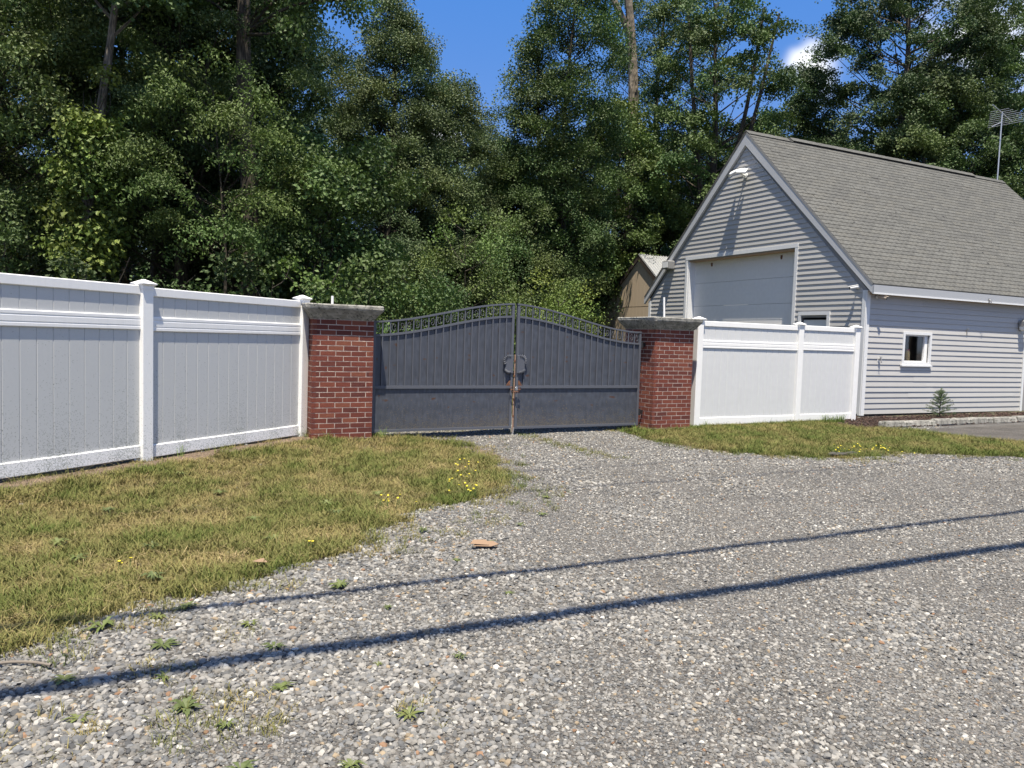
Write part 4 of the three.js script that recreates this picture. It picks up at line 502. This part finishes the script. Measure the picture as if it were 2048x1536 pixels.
// o: H height, base crown base, R crown radius, shape 'round' | 'cone' | 'tall' | 'high', spray, hue, tr trunk radius, lean [x, z] at the top, n clumps, per sprays in each
function tree(name, label, x, d, o, seed, group = 'trees behind the fence and gate') {
  const r = mulberry(seed), y0 = d < 60 ? G(x, d) - 0.05 : 0, t = thing(name, label, o.cat ?? 'tree', [x, y0, -d], 0, group), H = o.H, lean = o.lean ?? [(r() - 0.5) * 0.6, (r() - 0.5) * 0.6], tr = o.tr ?? 0.012 * H + 0.02;
  const axis = h => new THREE.Vector3(lean[0] * Math.pow(h / H, 1.4) + 0.12 * Math.sin(h * 0.55 + seed) * Math.min(1, h / 3), h, lean[1] * Math.pow(h / H, 1.4) + 0.12 * Math.cos(h * 0.5 + seed * 2) * Math.min(1, h / 3));
  const topH = H * 0.93, pts = []; for (let k = 0; k <= 9; k++) pts.push(axis(topH * k / 9));
  if (tr > 0) part('trunk', limbGeo(pts, tr * 1.15, tr * 0.18, 9, 22), o.bark ?? M.bark, t);
  const prof = u => o.shape === 'cone' ? 0.08 + 1.12 * Math.pow(1 - u, 0.85) * smooth(-0.15, 0.22, u) : o.shape === 'tall' ? Math.pow(Math.sin(Math.PI * clamp(0.10 + 0.84 * u)), 0.6) : Math.pow(Math.sin(Math.PI * clamp(0.12 + 0.80 * u)), 0.75);
  const limbs = [], spots = [], hue = hues[o.hue ?? 'mid'], N = Math.round((o.n ?? 40) * 1.5), per = o.per ?? 42;
  const lobes = Array.from({ length: 5 }, () => [r() * 6.283, 0.75 + 0.5 * r()]);
  for (let i = 0; i < N; i++) {
    const u = (i + r()) / N, h = lerp(o.base, H, u), a = i * 2.39996 + r() * 0.9, lob = lobes[i % 5][1], rad = o.R * prof(u) * (0.45 + 0.62 * Math.sqrt(r())) * (0.72 + 0.28 * lob), c = axis(h); const cx = c.x + Math.cos(a) * rad, cz = c.z + Math.sin(a) * rad, cy = h + (r() - 0.4) * 0.6; const cr = (o.cr ?? 0.85) * 0.78 * (0.65 + 0.7 * r()) * (u > 0.88 ? 0.65 : 1);
    if (tr > 0) { const from = axis(Math.max(o.base * 0.4, Math.min(topH * 0.97, h - rad * (0.35 + 0.4 * r()) - 0.2))), mid = new THREE.Vector3(lerp(from.x, cx, 0.5), lerp(from.y, cy, 0.42), lerp(from.z, cz, 0.5)).add(new THREE.Vector3((r() - 0.5) * 0.3, (r() - 0.5) * 0.2, (r() - 0.5) * 0.3)); limbs.push(limbGeo([from, mid, new THREE.Vector3(cx, cy, cz)], Math.max(0.012, tr * 0.30 * (1 - u * 0.7)), 0.007, 4, 6)); }
    const tint = 0.82 + 0.36 * r(), warm = (r() - 0.5) * 0.25;
    const nb = 6, tot = Math.round(per * (0.6 + 0.8 * r()) * cr * cr / 0.72 / nb);
    for (let q = 0; q < nb; q++) { // twigs fan out from the limb's end and sag; leaf sprays sit along them
      const b = a + (q / nb - 0.5) * 5.0 + (r() - 0.5) * 0.9, L = cr * (0.7 + 0.8 * r()), up = o.spray === 'locust' ? (r() - 0.4) * 0.7 : (r() - 0.12) * 1.25, sag = 0.25 + 0.45 * r(), tw = tint * (0.85 + 0.3 * r());
      for (let k = 0; k < tot; k++) { const w = Math.pow((k + r()) / tot, 0.8), f = tw * (0.8 + 0.4 * r()), s = 0.7 + 0.5 * r(), j = 0.16 * cr; spots.push({ p: [cx + Math.cos(b) * w * L + (r() - 0.5) * j, Math.max(0.15, cy + (up * w - sag * w * w) * L + (r() - 0.5) * j), cz + Math.sin(b) * w * L + (r() - 0.5) * j], q: qEul(0.15 + sag * w + (r() - 0.5) * 0.7, 1.5708 - b + (r() - 0.5) * 0.9, (r() - 0.5) * 0.7), s: [s, s, s], c: [hue[0] * f * (1 + warm), hue[1] * f, hue[2] * f * (1 - warm * 0.6)] }); } }
  }
  if (o.extra) o.extra(limbs, spots, r, axis, hue);
  if (limbs.length) part('branches', merge(limbs), o.bark ?? M.bark, t);
  scatter('crown', sprays[o.spray ?? 'broad'], M.leaf, spots, null, null, t); totalSprays += spots.length;
  return t;
}
const clumpAt = (spots, r, hue, x, y, z, cr, n) => { for (let k = 0; k < n; k++) { const b = r() * 6.283, w = Math.sqrt(r()) * cr, f = 0.75 + 0.5 * r(), s = 0.8 + 0.4 * r(); spots.push({ p: [x + Math.cos(b) * w, y + (r() - 0.5) * cr, z + Math.sin(b) * w], q: qEul((r() - 0.5) * 0.9 + 0.25, b, (r() - 0.5) * 0.8), s: [s, s, s], c: hue.map(v => v * f) }); } };
// from left to right
tree('maple_tree', 'dark trunked maple at the far left edge above the fence', -12.2, 18.5, { H: 15, base: 3, R: 3.2, spray: 'maple', hue: 'olive', n: 62, per: 44 }, 1);
tree('maple_tree', 'leafy tree with two dark stems behind the leftmost fence panel', -9.9, 17.2, { H: 13.5, base: 3.2, R: 2.6, spray: 'broad', hue: 'olive', n: 46, per: 40, tr: 0.17, lean: [0.3, 0] }, 2);
tree('pale_trunk_tree', 'tree with a pale bare crooked trunk at upper left', -8.05, 14.5, { H: 11, base: 7.5, R: 1.6, spray: 'maple', hue: 'mid', n: 12, per: 38, tr: 0.13, bark: M.barkPale, lean: [0.7, 0] }, 3);
tree('climbing_vine', 'bright lime green vine clothing the lower half of the pale trunk', -7.95, 14.35, { H: 5.9, base: 2.4, R: 0.42, shape: 'tall', spray: 'vine', hue: 'lime', n: 30, per: 40, cr: 0.42, tr: 0.02, cat: 'vine', lean: [0.1, 0] }, 4, null);
tree('hornbeam_tree', 'feathery layered tree above the middle fence post', -7.6, 17.6, { H: 12, base: 3.6, R: 2.7, spray: 'locust', hue: 'olive', n: 62, per: 44 }, 5);
tree('hornbeam_tree', 'tall yellowish green tree filling the top left of the view', -10.0, 21.5, { H: 17, base: 5, R: 3.8, spray: 'locust', hue: 'olive', n: 64, per: 46 }, 6);
tree('hornbeam_tree', 'spreading tree with layered sprays in front of the thick trunk', -5.7, 15.0, { H: 6.6, base: 3.2, R: 1.7, spray: 'locust', hue: 'bright', n: 26, per: 40, cr: 0.75, tr: 0.04 }, 51);
tree('maple_tree', 'slender maple left of the pale crooked trunk', -10.2, 14.8, { H: 8.2, base: 2.4, R: 1.7, spray: 'broad', hue: 'olive', n: 34, per: 36, cr: 0.75, tr: 0.08 }, 52);
tree('maple_tree', 'light green young maple behind the second fence panel', -3.9, 16.6, { H: 5.6, base: 2.6, R: 1.3, spray: 'maple', hue: 'mid', n: 26, per: 36, cr: 0.7, tr: 0.06 }, 53);
tree('oak_tree', 'old tree with a thick furrowed trunk high behind the left fence', -5.5, 15.8, { H: 16, base: 10, R: 2.6, spray: 'broad', hue: 'mid', n: 12, per: 42, tr: 0.2, lean: [0.1, 0], extra: (L, S, r, ax, hue) => { for (const [x, y, z, n] of [[0.9, 8.0, 0.4, 30], [1.7, 8.1, 0.5, 30], [2.3, 7.9, 0.6, 16], [1.2, 7.4, 0.4, 16], [-1.2, 8.0, 0.3, 30]]) { clumpAt(S, r, hue, x, y, z, 0.5, n); L.push(limbGeo([ax(7.4), new THREE.Vector3(x * 0.5, y - 0.1, z), new THREE.Vector3(x, y, z)], 0.045, 0.01, 5, 6)); } } }, 7);
tree('maple_tree', 'dense dark tree rising behind the far end of the left fence', -6.7, 18.8, { H: 11.2, base: 2.8, R: 1.9, spray: 'maple', hue: 'dark', n: 66, per: 44 }, 8);
tree('poplar_tree', 'pointed small-leaved tree behind the left half of the gate', -3.75, 23.5, { H: 11.2, base: 1.0, R: 2.9, shape: 'cone', spray: 'fine', hue: 'silver', n: 92, per: 60, cr: 0.8 }, 9);
tree('poplar_tree', 'slimmer small-leaved tree right of the pointed one', -2.05, 24.5, { H: 9.4, base: 0.8, R: 2.1, shape: 'cone', spray: 'fine', hue: 'silver', n: 58, per: 56, cr: 0.75 }, 10);
tree('poplar_tree', 'low tree below the wedge of open sky', -0.35, 26.5, { H: 8.2, base: 0.8, R: 2.3, shape: 'cone', spray: 'fine', hue: 'mid', n: 46, per: 42 }, 11);
tree('birch_tree', 'light green pointed tree right of the wedge of sky', 0.75, 24.8, { H: 11.2, base: 1.0, R: 1.9, shape: 'cone', spray: 'fine', hue: 'olive', n: 60, per: 44, cr: 0.75 }, 12);
tree('birch_tree', 'tall slim tree behind the right half of the gate', 1.5, 25.2, { H: 14.4, base: 3.2, R: 1.55, shape: 'tall', spray: 'broad', hue: 'mid', n: 74, per: 38, cr: 0.75, tr: 0.13 }, 13);
tree('forked_tree', 'tall bare forked trunk against the sky left of the garage peak', 4.6, 29.4, { H: 21, base: 16.2, R: 2.4, spray: 'broad', hue: 'mid', n: 9, per: 30, tr: 0.31, bark: M.barkPale, lean: [-1.3, 0], extra: (L, S, r, ax, hue) => { const f = ax(12.7); L.push(limbGeo([f, new THREE.Vector3(f.x - 0.4, 13.5, f.z), new THREE.Vector3(f.x - 1.1, 14.8, f.z), new THREE.Vector3(f.x - 1.9, 16.7, f.z)], 0.14, 0.08, 7, 12)); clumpAt(S, r, hue, -2.6, 17.2, 0, 1.0, 30); clumpAt(S, r, hues.bright, -0.4, 9.9, 0.5, 0.5, 14); } }, 14);
tree('maple_tree', 'bright leafed tree just left of the garage roof peak', 3.7, 28.2, { H: 9.9, base: 3.0, R: 2.0, spray: 'maple', hue: 'bright', n: 54, per: 46, cr: 0.8, tr: 0.1 }, 15);
tree('maple_tree', 'many-stemmed tall tree directly behind the garage peak', 7.0, 28.6, { H: 14.8, base: 2.4, R: 2.7, spray: 'maple', hue: 'mid', n: 66, per: 40, tr: 0.2, extra: (L, S, r, ax) => { for (const [x, z] of [[1.6, 0.3], [-1.2, 0.5], [2.3, -0.2]]) L.push(limbGeo([ax(5), new THREE.Vector3(x * 0.6, 9, z), new THREE.Vector3(x, 13.5, z)], 0.12, 0.04, 6, 10)); } }, 16);
tree('maple_tree', 'yellow green tree showing over the near end of the ridge', 10.5, 33, { H: 10.6, base: 2, R: 2.4, spray: 'maple', hue: 'bright', n: 46, per: 40 }, 17);
tree('maple_tree', 'tall maple filling the gap right of the bare forked trunk', 5.9, 33.5, { H: 17.5, base: 5, R: 2.7, spray: 'broad', hue: 'mid', n: 56, per: 40, tr: 0.2 }, 55);
tree('spire_tree', 'thin spire-shaped tree beside the small white cloud', 12.9, 34, { H: 12.9, base: 2, R: 1.5, shape: 'cone', spray: 'broad', hue: 'mid', n: 50, per: 34, cr: 0.7 }, 18);
tree('maple_tree', 'big dark maple towering over the middle of the garage roof', 15.2, 31.0, { H: 17, base: 3.5, R: 3.9, spray: 'maple', hue: 'dark', n: 100, per: 46, cr: 1.0, tr: 0.25 }, 19);
tree('maple_tree', 'lighter maple in front of the dark one above the roof', 14.6, 28.4, { H: 10.8, base: 2.5, R: 2.3, spray: 'maple', hue: 'olive', n: 54, per: 42 }, 20);
tree('maple_tree', 'broad maple behind the television aerial', 19.2, 31.5, { H: 15.5, base: 3, R: 3.6, spray: 'maple', hue: 'mid', n: 80, per: 44, cr: 0.95 }, 21);
tree('spruce_tree', 'dark tree at the top right corner of the view', 22.6, 32, { H: 16.5, base: 4, R: 3.3, spray: 'fine', hue: 'dark', n: 66, per: 42 }, 22);
tree('maple_tree', 'tree at the right edge beyond the far roof verge', 18.6, 28.2, { H: 7.6, base: 1.2, R: 2.6, spray: 'maple', hue: 'mid', n: 46, per: 40 }, 23);
// second row that closes the gaps between the trunks
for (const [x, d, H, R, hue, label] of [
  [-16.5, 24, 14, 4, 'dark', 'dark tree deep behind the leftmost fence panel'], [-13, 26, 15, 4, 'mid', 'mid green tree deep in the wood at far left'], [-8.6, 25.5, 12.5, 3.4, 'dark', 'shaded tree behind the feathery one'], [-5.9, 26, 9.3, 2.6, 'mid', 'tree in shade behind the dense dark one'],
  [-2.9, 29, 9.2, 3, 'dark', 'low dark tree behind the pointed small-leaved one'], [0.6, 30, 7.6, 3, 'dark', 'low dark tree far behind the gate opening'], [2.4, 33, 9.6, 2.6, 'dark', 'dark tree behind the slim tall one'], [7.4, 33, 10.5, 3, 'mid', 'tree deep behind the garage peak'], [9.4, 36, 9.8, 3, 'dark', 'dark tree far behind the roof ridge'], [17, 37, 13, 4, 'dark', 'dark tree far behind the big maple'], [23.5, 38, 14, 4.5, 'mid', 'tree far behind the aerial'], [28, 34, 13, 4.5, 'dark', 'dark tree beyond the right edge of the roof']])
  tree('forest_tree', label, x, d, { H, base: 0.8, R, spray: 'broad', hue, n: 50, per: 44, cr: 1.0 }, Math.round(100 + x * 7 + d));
// saplings and bushes just behind the fence and gate
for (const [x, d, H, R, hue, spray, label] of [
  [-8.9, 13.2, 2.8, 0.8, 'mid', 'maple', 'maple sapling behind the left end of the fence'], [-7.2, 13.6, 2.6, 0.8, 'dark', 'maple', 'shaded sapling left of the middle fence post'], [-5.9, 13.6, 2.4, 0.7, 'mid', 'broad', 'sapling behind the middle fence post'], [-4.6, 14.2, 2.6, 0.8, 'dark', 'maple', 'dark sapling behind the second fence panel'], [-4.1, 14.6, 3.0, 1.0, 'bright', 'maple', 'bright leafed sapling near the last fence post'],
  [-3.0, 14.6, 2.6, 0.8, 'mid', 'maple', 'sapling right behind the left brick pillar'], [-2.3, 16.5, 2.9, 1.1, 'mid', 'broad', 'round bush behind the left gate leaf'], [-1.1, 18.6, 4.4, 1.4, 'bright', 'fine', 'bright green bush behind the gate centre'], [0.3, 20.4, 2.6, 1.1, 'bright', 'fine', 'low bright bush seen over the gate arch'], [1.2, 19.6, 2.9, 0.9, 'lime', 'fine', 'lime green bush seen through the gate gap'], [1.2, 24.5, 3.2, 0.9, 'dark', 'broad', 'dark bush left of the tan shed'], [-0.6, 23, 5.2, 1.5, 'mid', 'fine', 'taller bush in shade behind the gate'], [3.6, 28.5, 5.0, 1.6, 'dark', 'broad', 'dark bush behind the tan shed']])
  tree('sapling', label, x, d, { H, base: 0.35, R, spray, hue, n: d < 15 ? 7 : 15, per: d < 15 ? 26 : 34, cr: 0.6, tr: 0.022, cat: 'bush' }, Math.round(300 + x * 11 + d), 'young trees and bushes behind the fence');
{ // woodland that closes the view
  const r = mulberry(900), s = []; for (let i = 0; i < 26000; i++) { const a = lerp(-0.95, 0.98, r()), d = 38 + r() * 16, x = a * d; const top = 7 + 3.2 * fbm2(x * 0.12, 3, 3) + (Math.abs(a) > 0.4 ? 3 : 0) - (Math.abs(a + 0.04) < 0.08 ? 1.2 : 0); const y = r() * top * (0.8 + 0.3 * r()); const f = 0.6 + 0.7 * r(), k = 1.5 + r(); s.push({ p: [x, 0.2 + y, -d], q: qEul((r() - 0.5) + 0.2, r() * 6.28, (r() - 0.5)), s: [k, k, k], c: [0.05 * f, 0.085 * f, 0.026 * f] }); }
  tag(scatter('woodland', sprays.broad, M.leaf, s), 'far wood closing the view behind the trees', 'woodland');
  console.log('sprays', totalSprays);
}

// ---------------------------------------------------------------- small things
{ // little spruce and a leafy plant in the mulch bed
  const r = mulberry(77); const P = onLong(1.62, 0, 0.62)[0], t = thing('spruce_seedling', 'knee-high spruce seedling in the mulch below the small window', 'seedling', [P[0], G(P[0], -P[2]), P[2]]); part('trunk', rod([0, 0, 0], [0, 0.56, 0], 0.009, 6), M.bark, t); const sp = [], lg = [];
  for (let k = 0; k < 46; k++) { const u = k / 46, h = 0.05 + 0.50 * u, a = k * 2.4, L = lerp(0.36, 0.05, u) * (0.75 + 0.4 * r()), up = lerp(0.15, 0.7, u); const e = [Math.cos(a) * L, h + L * up, Math.sin(a) * L]; lg.push(rod([0, h, 0], e, 0.003, 4)); for (let j = 0; j < 30; j++) { const q = 0.15 + 0.9 * r(), b = r() * 6.28; const p = [e[0] * q, h + L * up * q, e[2] * q]; sp.push({ p, q: qEul(r() * 3, b, r() * 3), s: [1, 1, 1], c: r() < 0.25 ? [0.16, 0.22, 0.08] : [0.075, 0.115, 0.055] }); } }
  for (let j = 0; j < 40; j++) sp.push({ p: [(r() - 0.5) * 0.03, 0.5 + r() * 0.12, (r() - 0.5) * 0.03], q: qEul(r() * 3, r() * 6, r() * 3), s: [1, 1, 1], c: [0.15, 0.2, 0.08] });
  part('twigs', merge(lg), M.bark, t); scatter('needles', merge([rod([0, 0, 0], [0.028, 0.008, 0], 0.0016, 3), rod([0, 0, 0], [0.012, 0.010, 0.022], 0.0016, 3), rod([0, 0, 0], [0.012, 0.008, -0.022], 0.0016, 3)]), mat('needleWhite', [1, 1, 1], 0.7), sp, null, null, t);
  const Q = onLong(5.05, 0, 0.55)[0], u = thing('garden_plant', 'leafy young plant in the mulch at the right edge of the view', 'plant', [Q[0], G(Q[0], -Q[2]), Q[2]]); const lv = [], st = []; for (let k = 0; k < 9; k++) { const a = k * 2.4, L = 0.1 + 0.12 * r(), H = 0.3 + 0.3 * r(); st.push(rod([0, 0, 0], [Math.cos(a) * L, H, Math.sin(a) * L], 0.005, 5)); for (let j = 0; j < 12; j++) { const q = 0.3 + 0.75 * r(); lv.push({ p: [Math.cos(a) * L * q, H * q, Math.sin(a) * L * q], q: qEul(0.2 + r() * 0.6, r() * 6.28, 0), s: [0.6, 0.6, 0.6], c: [0.075 + 0.05 * r(), 0.13 + 0.05 * r(), 0.04] }); } }
  part('stems', merge(st), M.stem, u); scatter('leaves', tris([0, 0, 0, -0.03, 0.01, 0.06, 0, -0.01, 0.14, 0, 0, 0, 0, -0.01, 0.14, 0.03, 0.01, 0.06]), M.leaf, lv, null, null, u);
}
{ // weeds and flowers
  const r = mulberry(808); const rosette = (seed) => { const q = mulberry(seed), pos = [], n = 16 + Math.floor(q() * 8); for (let k = 0; k < n; k++) { const a = k * 2.4 + q(), L = 0.05 + 0.06 * q(), w = 0.006 + 0.008 * q(), up = 0.1 + 0.5 * q(), c = Math.cos(a), s = Math.sin(a); const A = [0, 0.004, 0], B = [c * L * 0.5 - s * w, L * up * 0.75 + 0.004, s * L * 0.5 + c * w], E = [c * L * 0.5 + s * w, L * up * 0.75 + 0.004, s * L * 0.5 - c * w], T = [c * L, L * up * 0.55, s * L]; pos.push(...A, ...E, ...B, ...B, ...E, ...T); } return tris(pos); };
  const gs = [1, 2, 3, 4].map(rosette), ms = [[0.090, 0.115, 0.026], [0.110, 0.130, 0.032], [0.075, 0.098, 0.026]].map((c, i) => mat('weed' + i, c, 0.65, { side: THREE.DoubleSide }));
  const spots = [[-1.92, 3.60, 1.5], [-1.72, 3.75, 1.2], [-1.55, 3.42, 1.1], [-0.95, 4.32, 1.4], [-1.25, 3.7, 1.0], [-1.05, 3.45, 0.9], [-1.4, 3.1, 1.0], [-1.78, 3.05, 1.1], [-0.62, 4.0, 0.8], [-0.9, 3.05, 0.9], [-0.55, 3.3, 0.7], [-1.2, 2.85, 1.2], [-1.0, 2.72, 1.1], [-0.35, 2.85, 1.0], [-0.2, 3.4, 0.7], [-0.32, 4.9, 1.0], [-0.12, 5.35, 0.9], [0.1, 5.9, 0.9], [0.28, 6.3, 1.0], [0.35, 7.0, 1.1], [-0.62, 5.6, 1.2], [-0.5, 2.5, 0.8], [-1.55, 2.75, 1.0], [-0.85, 2.45, 0.9], [0.02, 4.3, 0.6], [-1.65, 3.9, 1.3]];
  spots.forEach(([x, d, s], i) => { const o = single('weed', gs[i % 4], ms[i % 3], 'small green weed rosette growing through the gravel', 'weed', at(x, d, 0.006), r() * 6.28, 'weeds in the gravel'); o.scale.set(s * (0.35 + 0.5 * r()), s * (0.3 + 0.4 * r()), s * (0.35 + 0.5 * r())); });
  const lawnSpots = [[-2.6, 4.6, 1.3], [-2.9, 4.9, 1.4], [-2.3, 4.9, 1.2], [-1.9, 5.7, 1.3], [-1.5, 6.3, 1.5], [-1.35, 6.0, 1.3], [-2.5, 6.6, 1.3], [-3.1, 7.2, 1.2], [-3.05, 5.8, 1.3], [-1.15, 6.75, 1.4], [-1.6, 5.2, 1.2], [-2.0, 4.3, 1.4]];
  lawnSpots.forEach(([x, d, s], i) => { const o = single('lawn_weed', gs[i % 4], ms[i % 3], 'broad leafed weed rosette standing out of the dry lawn', 'weed', at(x, d, 0.03), r() * 6.28, 'weeds in the lawn'); o.scale.setScalar(s * 0.62); });
  const flower = (label, x, d, n, sx, sd) => { const t = thing('yellow_flowers', label, 'flowers', at(x, d)); for (let k = 0; k < n; k++) { const fx = (r() - 0.5) * 2 * sx, fd = (r() - 0.5) * 2 * sd, h = 0.06 + 0.07 * r(), y = G(x + fx, d + fd) - G(x, d); part('stem', rod([fx, y, -fd], [fx + 0.01, y + h, -fd], 0.0018, 4), M.stem, t); const f = part('flower', merge([0, 1, 2, 3, 4].map(q => tris([0, 0, 0, 0.016, 0.005, 0.008, 0.018, 0.003, -0.006, 0, 0, 0, 0.018, 0.003, -0.006, 0.006, 0.004, -0.010]).scale(0.55, 1, 0.55).rotateY(q * 1.2566))), M.petal, t, fx + 0.01, y + h, -fd); f.rotation.set((r() - 0.5) * 0.8 + 0.3, r() * 6, 0); } };
  flower('loose row of yellow flowers along the curved lawn edge', -0.46, 8.2, 16, 0.12, 0.75); flower('small bunch of yellow flowers at the lawn corner by the gravel', -0.43, 7.0, 12, 0.14, 0.18); flower('few yellow flowers among stones at the lawn edge', -0.92, 6.3, 8, 0.18, 0.08); flower('two tiny yellow flowers alone in the left lawn', -2.25, 4.47, 3, 0.05, 0.05); flower('patch of yellow flowers in the right lawn', 4.75, 10.2, 34, 0.5, 0.28); flower('single yellow flower at the gravel edge', -1.28, 5.02, 2, 0.03, 0.03);
  // clod, cardboard, stick, dead leaf
  const cl = single('earth_clod', merge([0, 1, 2, 3, 4].map(k => stoneGeo(900 + k, 1).scale(0.16 + 0.08 * r(), 0.10, 0.12).translate(-0.16 + k * 0.09, 0.03, (r() - 0.5) * 0.08))), mat('clod', [0.06, 0.058, 0.05], 0.95), 'dark lump of turned earth in the right lawn', 'clod', at(4.40, 10.15)); cl.rotation.y = 0.4;
  const cd = thing('cardboard_scrap', 'torn folded scrap of brown cardboard lying on the gravel', 'cardboard', at(-0.16, 5.25, 0.012), 0.3); part('flap', new THREE.ExtrudeGeometry(new THREE.Shape([[-0.10, -0.02], [0.02, -0.045], [0.085, -0.01], [0.06, 0.05], [-0.05, 0.06]].map(p => new THREE.Vector2(...p))), { depth: 0.003, bevelEnabled: false }).rotateX(-1.45), M.card, cd, 0.02, 0.018, 0); part('fold', new THREE.ExtrudeGeometry(new THREE.Shape([[-0.10, 0], [0.03, -0.02], [0.02, 0.03], [-0.07, 0.035]].map(p => new THREE.Vector2(...p))), { depth: 0.003, bevelEnabled: false }).rotateX(-1.0), M.card, cd, 0.0, 0.03, 0.01);
  single('stick', tubeAlong([[-0.12, 0.012, 0.02], [-0.04, 0.016, 0.0], [0.05, 0.012, -0.01], [0.13, 0.014, 0.015]], 0.007, 14, 6), mat('deadWood', [0.17, 0.145, 0.12], 0.9), 'bare grey stick on the gravel at lower left', 'stick', at(-2.02, 3.16, 0.008));
  single('fallen_leaf', tris([0, 0, 0, -0.04, 0.012, 0.05, 0.01, 0.004, 0.11, 0, 0, 0, 0.01, 0.004, 0.11, 0.045, 0.014, 0.05]), M.card, 'curled brown dead leaf at the edge of the left lawn', 'leaf', at(-1.55, 4.62, 0.05), 1.2);
}
{ // overhead utility lines along the road behind the viewer: their shadows cross the drive
  const dir = [0.9, 0.436]; const wires = [[0.039, 3.882, 6.4, 0.058, 'thick bundled'], [0.0, 4.68, 7.6, 0.036, 'second'], [0.9, 4.35, 7.9, 0.018, 'thin lower'], [0.3, 7.35, 8.4, 0.013, 'thin upper'], [-0.2, 8.2, 9.0, 0.012, 'topmost']];
  const poleT = [-24, 26]; const poleAt = poleT.map(t => [t * dir[0] - 0.2, 4.9 - 2.2 + t * dir[1]]);
  poleAt.forEach(([x, d], i) => { const t = thing('utility_pole', ['wooden utility pole up the road to the left, outside the view', 'wooden utility pole down the road to the right, outside the view'][i], 'pole', [x, 0, -d], Math.atan2(dir[1], dir[0]), 'utility poles along the road'); part('shaft', cyl(0.16, 0.11, 9.6, 14).translate(0, 4.8, 0), M.bark, t); part('crossarm', box(0.12, 0.14, 6.2, 0, 8.8, -0.8), M.bark, t); part('crossarm', box(0.12, 0.12, 4.2, 0, 6.4, 0.6), M.bark, t); });
  const off = SUN.clone().divideScalar(SUN.y);
  for (const [x, d, h, rad, word] of wires) { const pts = []; for (let k = -25; k <= 27; k += 4) pts.push([x + k * dir[0] + off.x * h, h + 0.00045 * k * k, -(d + k * dir[1]) + off.z * h]); const o = single('utility_wire', tubeAlong(pts, rad, 40, 8), M.black, word + ' overhead utility line along the road behind the viewer', 'wire', [0, 0, 0], 0, 'overhead utility lines'); }
}

const renderer = new THREE.WebGLRenderer({ antialias: true });
renderer.toneMapping = THREE.LinearToneMapping;
renderer.toneMappingExposure = EXPOSURE;
renderer.shadowMap.enabled = true;
renderer.setSize(1024, 768);
renderer.render(scene, camera);
